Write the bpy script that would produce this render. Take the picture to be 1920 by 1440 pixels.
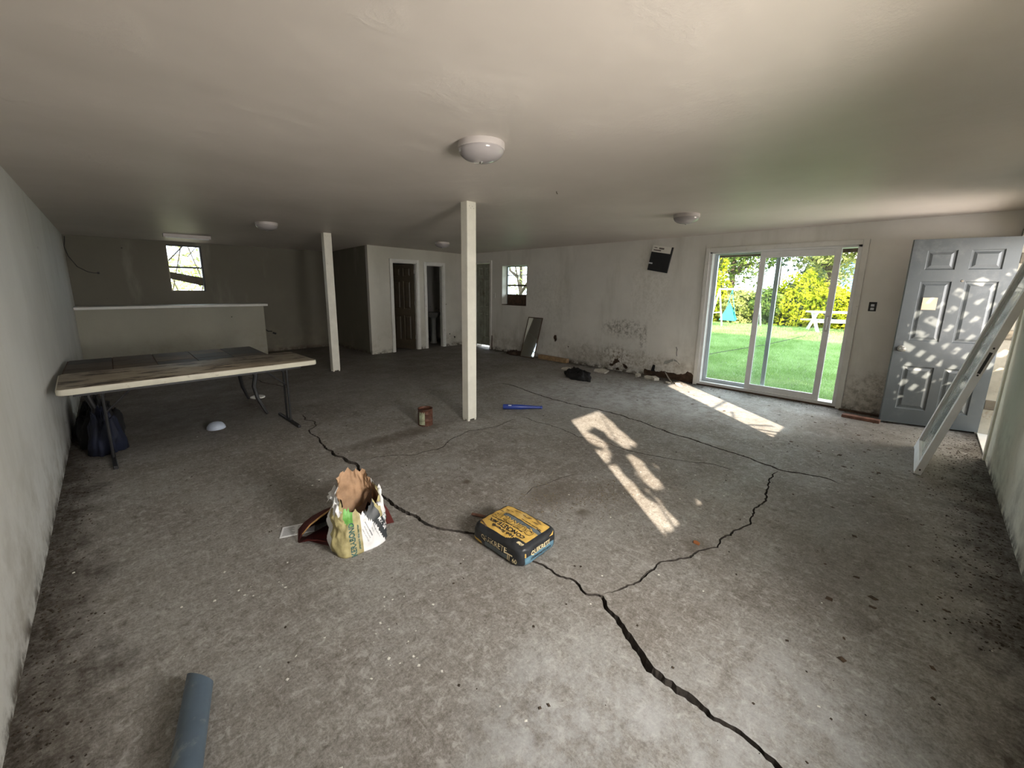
import bpy, bmesh, math, random
from math import sin, cos, pi, sqrt, atan2
from mathutils import Vector, Matrix, noise
from mathutils.geometry import delaunay_2d_cdt
random.seed(7)
for o in list(bpy.data.objects): bpy.data.objects.remove(o)
SC = bpy.context.scene
COL = SC.collection

# ------------------------------------------------------------------ camera
cam = bpy.data.objects.new('camera', bpy.data.cameras.new('camera'))
COL.objects.link(cam)
CR = Vector((0.72178489, -0.69204952, 0.00969728)); CU = Vector((0.1254344, 0.14457729, 0.98151089)); CF = Vector((0.68065614, 0.70722336, -0.19116052))
M = Matrix.Identity(4)
for i in range(3):
    M[i][0] = CR[i]; M[i][1] = CU[i]; M[i][2] = -CF[i]
M[0][3], M[1][3], M[2][3] = 0, 0, 1.5003
cam.matrix_world = M
cam.data.sensor_width = 36; cam.data.lens = 759.71 / 1920 * 36
cam.data.shift_x = 20.06 / 1920; cam.data.shift_y = -34.07 / 1920
cam.data.clip_start = 0.02; cam.data.clip_end = 400
SC.camera = cam
# ------------------------------------------------------------------ sky, sun, exposure
SKY = 8.0
w = bpy.data.worlds.new('World'); SC.world = w; w.use_nodes = True
bg = w.node_tree.nodes['Background']; bg.inputs[0].default_value = (0.86, 0.94, 1.0, 1); bg.inputs[1].default_value = SKY
sun = bpy.data.objects.new('sun', bpy.data.lights.new('sun', 'SUN')); COL.objects.link(sun)
SD = Vector((0.8, 1.0, -0.576)).normalized()
sun.rotation_euler = SD.to_track_quat('-Z', 'Y').to_euler(); sun.location = (-6, -8, 9)
sun.data.energy = 24; sun.data.color = (1, 0.86, 0.68); sun.data.angle = 0.0093
SC.view_settings.view_transform = 'Standard'; SC.view_settings.look = 'None'
SC.view_settings.gamma = 1; SC.view_settings.use_curve_mapping = False
SC.view_settings.exposure = 0.0
# daylight from area lamps added at the near-wall openings, boosting sky and ground light
def daylight(x0, x1, z0, z1, y, power, col, tilt):
    l = bpy.data.lights.new('window_daylight', 'AREA'); l.shape = 'RECTANGLE'; l.size = x1 - x0; l.size_y = z1 - z0; l.energy = power; l.spread = math.radians(125); l.color = col
    o = bpy.data.objects.new('window_daylight', l); COL.objects.link(o); o.location = ((x0 + x1) / 2, y, (z0 + z1) / 2)
    o.rotation_euler = Vector((0, 1, tilt)).to_track_quat('-Z', 'Z').to_euler()
daylight(.97, 1.68, .88, 1.60, -.78, 62, (1, .94, .86), -.15)
daylight(5.64, 6.54, .75, 2.0, -.80, 18, (1, .93, .90), .12)

# ------------------------------------------------------------------ materials
class NB:
    def __init__(s, name):
        s.m = bpy.data.materials.new(name); s.m.use_nodes = True; s.t = s.m.node_tree
        s.b = s.t.nodes['Principled BSDF']; s.pos = None
    def n(s, ty, **k):
        x = s.t.nodes.new(ty)
        for a, v in k.items(): setattr(x, a, v)
        return x
    def l(s, a, b): s.t.links.new(a, b)
    def P(s):
        if not s.pos: s.pos = s.n('ShaderNodeNewGeometry').outputs['Position']
        return s.pos
    def map(s, sc=(1, 1, 1), rot=(0, 0, 0), loc=(0, 0, 0)):
        m = s.n('ShaderNodeMapping'); m.inputs['Scale'].default_value = sc; m.inputs['Rotation'].default_value = rot; m.inputs['Location'].default_value = loc
        s.l(s.P(), m.inputs['Vector']); return m.outputs[0]
    def noise(s, scale, detail=4, rough=.6, vec=None, dist=0):
        x = s.n('ShaderNodeTexNoise'); x.inputs['Scale'].default_value = scale; x.inputs['Detail'].default_value = detail
        x.inputs['Roughness'].default_value = rough; x.inputs['Distortion'].default_value = dist
        s.l(vec or s.P(), x.inputs['Vector']); return x.outputs['Fac']
    def vor(s, scale, vec=None):
        x = s.n('ShaderNodeTexVoronoi'); x.inputs['Scale'].default_value = scale; s.l(vec or s.P(), x.inputs['Vector']); return x.outputs['Distance']
    def rng(s, v, a, b, c=0, d=1):
        x = s.n('ShaderNodeMapRange'); x.interpolation_type = 'SMOOTHSTEP'
        for i, q in enumerate((a, b, c, d)): x.inputs[i + 1].default_value = q
        s.l(v, x.inputs[0]); return x.outputs[0]
    def ma(s, op, a, b=None):
        x = s.n('ShaderNodeMath', operation=op)
        for i, q in enumerate((a, b)):
            if q is None: continue
            if isinstance(q, (int, float)): x.inputs[i].default_value = q
            else: s.l(q, x.inputs[i])
        return x.outputs[0]
    def mix(s, f, a, b, bt='MIX'):
        x = s.n('ShaderNodeMix', data_type='RGBA', blend_type=bt)
        for i, q in ((0, f), (6, a), (7, b)):
            if isinstance(q, (int, float)): x.inputs[i].default_value = q
            elif isinstance(q, tuple): x.inputs[i].default_value = (*q, 1)
            else: s.l(q, x.inputs[i])
        return x.outputs[2]
    def xyz(s):
        x = s.n('ShaderNodeSeparateXYZ'); s.l(s.P(), x.inputs[0]); return x.outputs
    def col(s, c):
        if isinstance(c, tuple): s.b.inputs['Base Color'].default_value = (*c, 1)
        else: s.l(c, s.b.inputs['Base Color'])
    def bump(s, h, st=.3, d=.01):
        x = s.n('ShaderNodeBump'); x.inputs['Strength'].default_value = st; x.inputs['Distance'].default_value = d
        s.l(h, x.inputs['Height']); s.l(x.outputs[0], s.b.inputs['Normal'])
    def r(s, v, metal=0):
        if isinstance(v, (int, float)): s.b.inputs['Roughness'].default_value = v
        else: s.l(v, s.b.inputs['Roughness'])
        s.b.inputs['Metallic'].default_value = metal

MATS = {}
def mat(name, c, rough=.6, metal=0, var=.18, scale=6, dirt=None, dscale=5, dth=(.55, .7), bump=.0, bscale=60, spec=.5):
    if name in MATS: return MATS[name]
    s = NB(name)
    f = s.rng(s.noise(scale, 5, .65), .3, .7)
    d = tuple(x * (1 - var) for x in c); e = tuple(min(1, x * (1 + var)) for x in c)
    k = s.mix(f, d, e)
    if dirt:
        k = s.mix(s.rng(s.noise(dscale, 6, .7), dth[0], dth[1]), k, dirt)
    s.col(k); s.r(rough, metal); s.b.inputs['Specular IOR Level'].default_value = spec
    if bump: s.bump(s.noise(bscale, 3, .6), bump, .004)
    MATS[name] = s.m; return s.m

def wallmat(name, base, stain=True, hi=.0, extra=None):
    s = NB(name); x = s.xyz()
    c = s.mix(s.rng(s.noise(1.1, 5, .6), .35, .7), tuple(v * .9 for v in base), base)
    st = s.rng(s.noise(1.0, 5, .6, s.map((2.2, 2.2, .5))), .52, .75, 0, .35)
    c = s.mix(st, c, (.40, .385, .33))
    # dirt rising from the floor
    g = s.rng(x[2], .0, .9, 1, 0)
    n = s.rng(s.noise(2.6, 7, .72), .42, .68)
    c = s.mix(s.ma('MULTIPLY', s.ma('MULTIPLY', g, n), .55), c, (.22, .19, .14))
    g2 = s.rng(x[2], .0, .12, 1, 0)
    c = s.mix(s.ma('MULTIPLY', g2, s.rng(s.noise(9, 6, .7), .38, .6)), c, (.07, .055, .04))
    # small dark nicks and spots
    sp = s.ma('MULTIPLY', s.rng(s.vor(3.1), .03, .045, 1, 0), s.rng(s.noise(.9, 2), .5, .56))
    c = s.mix(sp, c, (.05, .045, .04))
    if extra: c = extra(s, c, x)
    s.col(c); s.r(.62)
    s.b.inputs['Specular IOR Level'].default_value = .3
    s.bump(s.ma('ADD', s.noise(2.2, 3), s.ma('MULTIPLY', s.noise(38, 4, .6), .25)), .35, .012)
    return s.m
def gauss(s, x, cx, cy, cz, rx, ry, rz):
    t = None
    for v, c, r in ((x[0], cx, rx), (x[1], cy, ry), (x[2], cz, rz)):
        if r is None: continue
        q = s.ma('POWER', s.ma('ABSOLUTE', s.ma('DIVIDE', s.ma('SUBTRACT', v, c), r)), 2.0)
        t = q if t is None else s.ma('ADD', t, q)
    return s.rng(t, 0, 1, 1, 0)
def mould(s, c, x):
    n = s.rng(s.noise(14, 8, .8), .44, .62)
    for cy, cz, ry, rz, k, q in ((3.75, .78, .55, .22, .8, (.16, .145, .12)), (3.35, .62, .10, .35, .6, (.16, .145, .12)), (3.9, .25, .45, .3, .75, (.16, .13, .09)), (4.6, .2, .3, .35, .5, (.2, .17, .13)),
                             (3.3, 1.5, .5, .9, .25, (.36, .33, .26)), (.25, .25, .5, .35, .6, (.15, .13, .1)), (3.4, .2, 1.2, .25, .6, (.27, .22, .15)), (5.5, 1.2, .9, .9, .2, (.3, .28, .24))):
        c = s.mix(s.ma('MULTIPLY', s.ma('MULTIPLY', gauss(s, x, 0, cy, cz, None, ry, rz), n), k), c, q)
    return c
M_wall = wallmat('painted wall plaster', (.68, .68, .66))
M_far = wallmat('shade-darkened far wall plaster', (.15, .138, .108))  # dimness of the far end painted into a darker, browner colour
M_ledge = wallmat('ledge plaster', (.36, .345, .29))
M_part = wallmat('partition plaster', (.60, .58, .52))
M_wallS = wallmat('stained wall plaster', (.80, .78, .74), extra=mould)
M_wallR = wallmat('yellowed wall plaster', (.84, .82, .72))
def ceilmat():
    s = NB('ceiling plaster')
    c = s.mix(s.rng(s.noise(.8, 4), .3, .7), (.57, .52, .475), (.64, .585, .54))
    c = s.mix(s.ma('MULTIPLY', s.rng(s.vor(2.3), .014, .02, 1, 0), s.rng(s.noise(1.3, 2), .55, .6)), c, (.1, .09, .08))
    s.col(c); s.r(.5)
    s.b.inputs['Specular IOR Level'].default_value = .35
    patch = s.rng(s.noise(1.6, 3), .5, .64)
    crumb = s.ma('MULTIPLY', s.noise(34, 5, .7), patch)
    s.bump(s.ma('ADD', s.ma('MULTIPLY', s.noise(1.5, 3), 1.2), s.ma('MULTIPLY', crumb, .35)), .5, .02)
    return s.m
M_ceil = ceilmat()
def floormat():
    s = NB('cracked concrete'); x = s.xyz()
    big = s.rng(s.noise(.55, 5, .6, None, .6), .36, .64)
    c = s.mix(big, (.19, .165, .14), (.285, .27, .25))
    c = s.mix(s.rng(s.noise(1.7, 6, .65), .45, .7, 0, .75), c, (.36, .35, .335))
    c = s.mix(s.rng(s.noise(2.4, 7, .7, s.map((1, 1, 1), (0, 0, .4), (5, 3, 1))), .52, .72, 0, .8), c, (.125, .103, .082))
    # trowel scratches
    a = s.noise(1, 7, .78, s.map((46, 9, 1), (0, 0, .75)), .9)
    b = s.noise(1, 7, .78, s.map((9, 52, 1), (0, 0, -.35)), .9)
    c = s.mix(s.rng(a, .5, .72, 0, .5), c, (.56, .545, .52))
    c = s.mix(s.rng(b, .52, .72, 0, .55), c, (.09, .078, .065))
    f = s.noise(75, 8, .85)
    c = s.mix(s.rng(f, .34, .66, .0, 1), s.mix(.45, c, (.04, .034, .028)), s.mix(.22, c, (.66, .645, .62)))
    g1 = s.noise(22, 6, .75, None, .5); g2 = s.noise(9, 7, .75, s.map((1, 1, 1), (0, 0, .9), (9, 1, 0)), 1.2)
    c = s.mix(s.rng(g1, .52, .66, 0, .55), c, (.50, .485, .46)); c = s.mix(s.rng(g1, .46, .32, 0, .6), c, (.085, .07, .056))
    c = s.mix(s.rng(g2, .54, .68, 0, .5), c, (.44, .42, .40)); c = s.mix(s.rng(g2, .44, .3, 0, .6), c, (.11, .09, .072))
    # specks
    sp = s.ma('MULTIPLY', s.rng(s.vor(14), .03, .07, 1, 0), s.rng(s.noise(2.2, 2), .52, .6))
    c = s.mix(sp, c, (.09, .075, .06))
    wp = s.ma('MULTIPLY', s.rng(s.vor(16), .018, .03, 1, 0), s.rng(s.noise(1.6, 3), .6, .66))
    c = s.mix(wp, c, (.72, .7, .66))
    # chalky white bloom in front of the doors and near the camera end
    for cx, cy, rx, ry, k in ((5.4, 2.6, 1.2, 2.0, .75), (4.6, 3.4, 1.0, 1.2, .5), (.95, .55, .55, .55, .6), (1.5, .1, .6, .5, .5)):
        m = s.ma('MULTIPLY', gauss(s, x, cx, cy, 0, rx, ry, None), s.rng(s.noise(7, 7, .8), .38, .62, .1, k))
        c = s.mix(m, c, (.50, .51, .52))
    c = s.mix(gauss(s, x, 1.2, 9.5, 0, 7.5, 6.0, None), c, s.mix(.62, c, (.075, .056, .038)))  # low light of the far end painted in as a brown darkening
    for cx, cy, rx, ry, k in ((1.95, 3.55, .75, .16, .8), (2.2, 1.75, .3, .22, .6), (5.6, .35, 1.3, .6, .5), (1.2, 2.9, .4, .2, .6), (2.35, .75, .12, .1, .5), (3.1, .1, 1.0, .5, .35),
                              (1.85, 2.3, .05, .04, .9), (1.78, 2.12, .045, .04, .9), (4.6, 5.6, 1.2, .8, .4), (.5, 5.6, 1.2, 1.2, .5), (2.15, 1.42, .07, .06, .8)):
        m = s.ma('MULTIPLY', gauss(s, x, cx, cy, 0, rx, ry, None), s.rng(s.noise(5, 6, .7), .3, .6, .2, k))
        c = s.mix(m, c, (.09, .07, .05))
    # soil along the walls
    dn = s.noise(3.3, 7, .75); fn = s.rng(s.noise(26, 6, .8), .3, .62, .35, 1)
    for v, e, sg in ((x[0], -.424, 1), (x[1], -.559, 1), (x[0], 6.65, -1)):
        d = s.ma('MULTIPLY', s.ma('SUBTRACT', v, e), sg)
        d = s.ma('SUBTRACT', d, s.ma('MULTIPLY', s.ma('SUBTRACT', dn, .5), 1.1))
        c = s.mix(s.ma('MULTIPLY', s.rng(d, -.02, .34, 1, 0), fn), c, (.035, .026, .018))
    c = s.mix(.10, c, (.05, .043, .036))
    s.col(c); s.r(s.rng(s.noise(3, 4), .3, .7, .62, .9))
    s.b.inputs['Specular IOR Level'].default_value = .35
    s.bump(s.ma('ADD', s.ma('MULTIPLY', f, .5), s.ma('ADD', s.ma('MULTIPLY', a, .6), s.noise(5, 6, .7))), .3, .006)
    return s.m
M_floor = floormat()
M_crack = mat('crack soil', (.05, .042, .036), .95, var=.5, scale=30, bump=.5)
M_white = mat('white trim paint', (.70, .69, .66), .45, var=.06, dirt=(.33, .30, .26), dscale=7, dth=(.6, .78))
M_vinyl = mat('white vinyl frame', (.74, .74, .74), .6, spec=.3, var=.05, dirt=(.45, .43, .4), dscale=5, dth=(.62, .8))
M_post = mat('cream post paint', (.72, .70, .62), .5, var=.06, dirt=(.3, .24, .16), dscale=9, dth=(.64, .8), bump=.15)
M_alu = mat('aluminium', (.50, .55, .60), .35, .7, var=.05)
M_black = mat('black metal', (.02, .02, .022), .45, .2)
M_dark = mat('dark void', (.012, .011, .01), .9)
M_grey = mat('grey door paint', (.078, .089, .094), .38, var=.07, scale=3, dirt=(.13, .14, .145), dscale=4, dth=(.5, .75), bump=.1, bscale=30)
M_brown = mat('dark brown door paint', (.055, .042, .026), .45)
M_greend = mat('dull green door paint', (.26, .27, .22), .5, dirt=(.15, .14, .1))
M_wood = mat('raw wood', (.33, .22, .12), .7, var=.3, scale=12, bump=.3)
M_dwood = mat('dark damp wood', (.085, .05, .032), .75, var=.4, scale=14, bump=.3)
M_rwood = mat('reddish worn wood', (.16, .075, .05), .7, var=.4, scale=18, bump=.3)
M_steel = mat('worn steel', (.5, .49, .47), .3, .9)
M_hinge = mat('tarnished hinge', (.16, .14, .11), .5, .6)
M_lamp = mat('lamp base enamel', (.50, .46, .45), .4, var=.05)
M_plastic = mat('white dusty plastic', (.66, .69, .74), .5, var=.05)
def glassmat(name, tint, ref=.06, rough=.0, haze=0):
    s = NB(name); t = s.t; t.nodes.remove(s.b); out = [n for n in t.nodes if n.type == 'OUTPUT_MATERIAL'][0]
    tr = s.n('ShaderNodeBsdfTransparent'); tr.inputs[0].default_value = (*tint, 1)
    gl = s.n('ShaderNodeBsdfGlossy'); gl.inputs['Roughness'].default_value = rough
    fr = s.n('ShaderNodeFresnel'); s.l(s.rng(s.n('ShaderNodeNewGeometry').outputs['Backfacing'], 0, 1, 1.45, 1 / 1.45), fr.inputs[0])
    mx = s.n('ShaderNodeMixShader'); s.l(fr.outputs[0], mx.inputs[0]); s.l(tr.outputs[0], mx.inputs[1]); s.l(gl.outputs[0], mx.inputs[2])
    o = mx.outputs[0]
    if haze:
        df = s.n('ShaderNodeBsdfDiffuse'); df.inputs[0].default_value = (.75, .78, .78, 1)
        m2 = s.n('ShaderNodeMixShader'); s.l(s.rng(s.noise(3, 5, .7), .4, .8, haze * .3, haze * 1.6), m2.inputs[0]); s.l(o, m2.inputs[1]); s.l(df.outputs[0], m2.inputs[2]); o = m2.outputs[0]
    s.l(o, out.inputs[0]); return s.m
M_glass = glassmat('window glass', (.93, .96, .95), haze=.03)
M_glassd = glassmat('dusty greenish glass', (.66, .72, .70), rough=.05, haze=.34)
M_glassw = glassmat('patterned window glass', (.9, .92, .95), rough=.1, haze=.25)
def mirrormat():
    s = NB('mirror'); s.col((.72, .74, .72)); s.r(.03, 1.0); return s.m
M_mirror = mirrormat()
def domemat():
    s = NB('frosted lamp glass'); s.col((.36, .335, .34)); s.r(.16); s.b.inputs['Coat Weight'].default_value = .5; s.b.inputs['Coat Roughness'].default_value = .06
    return s.m
M_dome = domemat()
def leafmat(name, a, b, tr=.35, sc=1.2):
    s = NB(name); t = s.t; out = [n for n in t.nodes if n.type == 'OUTPUT_MATERIAL'][0]
    c = s.mix(s.rng(s.noise(sc, 6, .8), .35, .65), a, b)
    t.nodes.remove(s.b)
    d = s.n('ShaderNodeBsdfDiffuse'); q = s.n('ShaderNodeBsdfTranslucent'); mx = s.n('ShaderNodeMixShader'); mx.inputs[0].default_value = tr
    s.l(c, d.inputs[0]); s.l(c, q.inputs[0]); s.l(d.outputs[0], mx.inputs[1]); s.l(q.outputs[0], mx.inputs[2]); s.l(mx.outputs[0], out.inputs[0])
    return s.m
L_yel = leafmat('yellow green leaves', (.10, .15, .008), (.50, .50, .04))
L_grn = leafmat('mid green leaves', (.05, .10, .03), (.20, .26, .06))
L_drk = leafmat('blue green leaves', (.03, .06, .035), (.10, .14, .09))
L_sun = leafmat('pale sunlit leaves', (.15, .18, .04), (.45, .47, .19))
L_lit = leafmat('sun-painted pale leaves', (.25, .30, .08), (.62, .64, .30))  # sunlight painted into the leaf colour for shrubs standing in shade
M_grass = leafmat('grass blades', (.17, .29, .09), (.29, .43, .19), .3, .8)
M_lawn = mat('lawn soil and turf', (.11, .17, .07), .9, var=.3, scale=3)
M_bark = mat('bark', (.09, .065, .045), .85, var=.4, scale=8, bump=.4)

# ------------------------------------------------------------------ mesh helpers
def tag(o, label=None, cat=None, group=None, kind=None):
    if label: o['label'] = label
    if cat: o['category'] = cat
    if group: o['group'] = group
    if kind: o['kind'] = kind
    return o
def empty(name, loc, label, cat, group=None, kind=None):
    o = bpy.data.objects.new(name, None); COL.objects.link(o); o.location = loc; o.empty_display_size = .1
    return tag(o, label, cat, group, kind)
def root_loc(p):
    l = Vector((0, 0, 0))
    while p is not None: l += p.location; p = p.parent
    return l
class MB:
    def __init__(s, T=None): s.v = []; s.f = []; s.m = []; s.T = T or Matrix.Identity(4)
    def add(s, vs, fs, mi=0):
        o = len(s.v); s.v += [s.T @ Vector(v) for v in vs]; s.f += [[i + o for i in f] for f in fs]; s.m += [mi] * len(fs); return s
    def box(s, a, b, mi=0, R=None):
        x0, y0, z0 = a; x1, y1, z1 = b
        vs = [(x0, y0, z0), (x1, y0, z0), (x1, y1, z0), (x0, y1, z0), (x0, y0, z1), (x1, y0, z1), (x1, y1, z1), (x0, y1, z1)]
        if R: vs = [R @ Vector(v) for v in vs]
        return s.add(vs, [(3, 2, 1, 0), (4, 5, 6, 7), (0, 1, 5, 4), (1, 2, 6, 5), (2, 3, 7, 6), (3, 0, 4, 7)], mi)
    def tube(s, pts, r, n=10, mi=0, caps=True):
        pts = [Vector(p) for p in pts]; rs = r if isinstance(r, (list, tuple)) else [r] * len(pts)
        rings = []; ref = Vector((0, 0, 1))
        for i, p in enumerate(pts):
            d = (pts[min(i + 1, len(pts) - 1)] - pts[max(i - 1, 0)]).normalized()
            if abs(d.dot(ref)) > .97: ref = Vector((1, 0, 0))
            a = d.cross(ref).normalized(); b = d.cross(a).normalized(); ref = b if abs(b.dot(d)) < .9 else ref
            ref = a.cross(d)
            rings.append([p + (a * cos(2 * pi * k / n) + b * sin(2 * pi * k / n)) * rs[i] for k in range(n)])
        vs = [q for R_ in rings for q in R_]; fs = []
        for i in range(len(pts) - 1):
            for k in range(n):
                fs.append((i * n + k, i * n + (k + 1) % n, (i + 1) * n + (k + 1) % n, (i + 1) * n + k))
        if caps: fs += [tuple(range(n))[::-1], tuple((len(pts) - 1) * n + k for k in range(n))]
        return s.add(vs, fs, mi)
    def lathe(s, prof, c, n=32, mi=0):
        vs = []; fs = []
        for r, z in prof:
            vs += [(c[0] + r * cos(2 * pi * k / n), c[1] + r * sin(2 * pi * k / n), c[2] + z) for k in range(n)]
        for i in range(len(prof) - 1):
            for k in range(n): fs.append((i * n + k, i * n + (k + 1) % n, (i + 1) * n + (k + 1) % n, (i + 1) * n + k))
        return s.add(vs, fs, mi)
    def prism(s, poly, fn, d0, d1, mi=0):
        n = len(poly); vs = [fn(a, b, d0) for a, b in poly] + [fn(a, b, d1) for a, b in poly]
        return s.add(vs, [tuple(range(n))[::-1], tuple(range(n, 2 * n))] + [(i, (i + 1) % n, n + (i + 1) % n, n + i) for i in range(n)], mi)
    def build(s, name, mats, parent=None, loc=None, smooth=False, bevel=0, seg=2, fix=True, **tg):
        me = bpy.data.meshes.new(name)
        org = root_loc(parent) if parent is not None else Vector(loc if loc is not None else (0, 0, 0))
        me.from_pydata([tuple(v - org) for v in s.v], [], s.f)
        for m in (mats if isinstance(mats, (list, tuple)) else [mats]): me.materials.append(m)
        me.polygons.foreach_set('material_index', s.m)
        if fix:
            b = bmesh.new(); b.from_mesh(me); bmesh.ops.recalc_face_normals(b, faces=b.faces); b.to_mesh(me); b.free()
        if smooth:
            me.polygons.foreach_set('use_smooth', [True] * len(me.polygons))
            if smooth != 'all': me.set_sharp_from_angle(angle=math.radians(35))
        me.update()
        o = bpy.data.objects.new(name, me); COL.objects.link(o)
        if parent is not None: o.parent = parent
        else: o.location = org
        if bevel:
            q = o.modifiers.new('bevel', 'BEVEL'); q.width = bevel; q.segments = seg; q.limit_method = 'ANGLE'
        return tag(o, **tg)
def box(name, a, b, m, parent=None, bevel=.003, R=None, **k):
    q = MB(); q.box(a, b, 0, R)
    loc = k.pop('loc', None)
    if parent is None and loc is None: loc = ((a[0] + b[0]) / 2, (a[1] + b[1]) / 2, min(a[2], b[2]))
    return q.build(name, m, parent, loc, bevel=bevel, **k)
def inside(p, L):
    c_ = False; j = len(L) - 1
    for i in range(len(L)):
        if (L[i][1] > p[1]) != (L[j][1] > p[1]) and p[0] < (L[j][0] - L[i][0]) * (p[1] - L[i][1]) / (L[j][1] - L[i][1]) + L[i][0]: c_ = not c_
        j = i
    return c_
def cdt(loops, outer=0, extra=None):
    """triangulate polygon loops[outer] with the other loops as holes; returns verts2d, tris, hole face list, ids"""
    vs = []; fs = []; ed = []
    for L in loops:
        o = len(vs); vs += [Vector(p) for p in L]; fs.append(list(range(o, o + len(L))))
    ids = len(vs)
    if extra:
        for L in extra:
            o = len(vs); vs += [Vector(p) for p in L]; ed += [(o + i, o + i + 1) for i in range(len(L) - 1)]
    V, E_, F, ov, oe, of = delaunay_2d_cdt(vs, ed, fs, 1, 1e-5)
    keep, hole = [], []
    if extra: return V, list(F), [], ov, ids
    for f in F:
        p = sum((Vector(V[i][:2]) for i in f), Vector((0, 0))) / len(f)
        q = [k for k, L in enumerate(loops) if k != outer and inside(p, L)]
        if q: hole.append((f, max(q)))
        else: keep.append(f)
    return V, keep, hole, ov, ids
def rect(a0, b0, a1, b1): return [(a0, b0), (a1, b0), (a1, b1), (a0, b1)]
def wall(name, outline, through, pockets, fn, th, mats, pd=.05, **tg):
    """fn(a,b,depth)->world; depth 0 is the room face, th the outer face"""
    V, keep, hole, ov, ids = cdt([outline] + through + pockets)
    m = MB(); nt = len(through)
    m.add([fn(v[0], v[1], 0) for v in V], keep, 0)
    pk = [f for f, k in hole if k > nt]
    if pk: m.add([fn(v[0], v[1], pd) for v in V], pk, 1)
    V2, keep2, _, _, _ = cdt([outline] + through)
    m.add([fn(v[0], v[1], th) for v in V2], keep2, 0)
    def side(L, d0, d1, mi):
        n = len(L); m.add([fn(a, b, d0) for a, b in L] + [fn(a, b, d1) for a, b in L], [(i, (i + 1) % n, n + (i + 1) % n, n + i) for i in range(n)], mi)
    side(outline, 0, th, 0)
    for L in through: side(L, 0, th, 0)
    for L in pockets: side(L, 0, pd, 1)
    return m.build(name, mats, loc=fn(outline[0][0], outline[0][1], 0), fix=False, kind='structure', **tg)
def textmesh(body, size, bold=0.0, ax='CENTER', sx=1.0):
    c = bpy.data.curves.new('t', 'FONT'); c.body = body; c.size = size; c.align_x = ax; c.align_y = 'CENTER'; c.offset = bold * size; c.resolution_u = 2
    o = bpy.data.objects.new('t', c); COL.objects.link(o)
    bpy.context.view_layer.update()
    me = bpy.data.meshes.new_from_object(o.evaluated_get(bpy.context.evaluated_depsgraph_get()))
    bb = bmesh.new(); bb.from_mesh(me); bmesh.ops.triangulate(bb, faces=bb.faces); bb.to_mesh(me); bb.free()
    vs = [(v.co.x * sx, v.co.y) for v in me.vertices]; fs = [list(p.vertices) for p in me.polygons]
    bpy.data.objects.remove(o); bpy.data.meshes.remove(me); return vs, fs
def jag(pts, step, amp, seed=0, closed=False):
    out = []; P = list(pts) + ([pts[0]] if closed else [])
    for i in range(len(P) - 1):
        a = Vector(P[i]); b = Vector(P[i + 1]); n = max(1, int((b - a).length / step)); nr = Vector((-(b - a).y, (b - a).x)).normalized()
        for k in range(n):
            q = a.lerp(b, k / n)
            d = noise.noise(Vector((q.x * 9 + seed, q.y * 9, seed))) * amp + noise.noise(Vector((q.x * 37, q.y * 37 + seed, 3))) * amp * .6
            if i == 0 and k == 0 and not closed: d = 0
            q = q + nr * d; out.append((q.x, q.y))
    if not closed: out.append(tuple(P[-1]))
    return out

# ------------------------------------------------------------------ the room
XL, XS, YR, YF = -.424, 6.649, -.559, 10.251
HC = 2.30
BX, BY = 4.084, 8.363
def zc(x, y):
    u = max(0, min(1, (x - XL) / (XS - XL))); v = max(0, min(1, (y - YR) / (YF - YR)))
    return HC + .065 * (max(0, sin(pi * u)) ** .6) * (max(0, sin(pi * v)) ** .6)

# floor slab with real crack grooves
CR_ = {
 'C1': ([(1.49, 4.96), (1.46, 4.72), (1.51, 4.55), (1.48, 4.43), (1.36, 4.33), (1.34, 4.22), (1.35, 4.01), (1.3, 3.81), (1.31, 3.61), (1.32, 3.41), (1.35, 3.2), (1.32, 2.95), (1.28, 2.69), (1.25, 2.5), (1.26, 2.32), (1.28, 2.16), (1.3, 2.02), (1.38, 1.85), (1.46, 1.73), (1.5, 1.49), (1.53, 1.27), (1.55, 1.2), (1.56, 1.08), (1.55, .98), (1.58, .91), (1.54, .85), (1.48, .74), (1.42, .62), (1.4, .56), (1.39, .46), (1.37, .39), (1.36, .33), (1.37, .25), (1.37, .18), (1.36, .12), (1.35, .03), (1.33, -.2), (1.36, -.5)], .022),
 'C2': ([(1.585, .915), (1.7, .86), (1.88, .83), (1.96, .82), (2.03, .82), (2.13, .76), (2.29, .72), (2.42, .66), (2.51, .67), (2.61, .64), (2.73, .63), (2.85, .62), (2.92, .62), (3.08, .62), (3.25, .62), (3.38, .64), (3.59, .67), (3.92, .675)], .011),
 'C3': ([(4.36, 4.52), (4.37, 4.2), (4.26, 3.74), (4.22, 3.24), (4.23, 2.9), (4.27, 2.65), (4.28, 2.38), (4.24, 2.1), (4.13, 1.73), (4.1, 1.44), (4.06, 1.23), (4.04, 1.04), (3.99, .85), (3.93, .68), (3.98, .54), (4.03, .37), (3.99, .25)], .02),
 'C4': ([(3.38, 3.19), (3.34, 2.92), (3.38, 2.67), (3.32, 2.29), (3.36, 2.1), (3.36, 1.75), (3.43, 1.52), (3.52, 1.27), (3.64, 1.1), (3.63, .89)], .009),
 'C5': ([(1.44, 3.24), (1.61, 3.18), (1.84, 3.02), (2.12, 3.0), (2.36, 3.13), (2.59, 3.17), (2.89, 3.08), (3.24, 3.13)], .008),
 'C6': ([(2.64, 1.8), (2.38, 1.85), (2.16, 1.88), (1.96, 1.85)], .005),
 'C7': ([(1.5, 7.6), (1.62, 6.94), (1.74, 6.56), (1.77, 6.27)], .012)}
loops = [rect(XL - .2, YR - .2, XS + .2, YF + .2)]; mids = []
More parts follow.
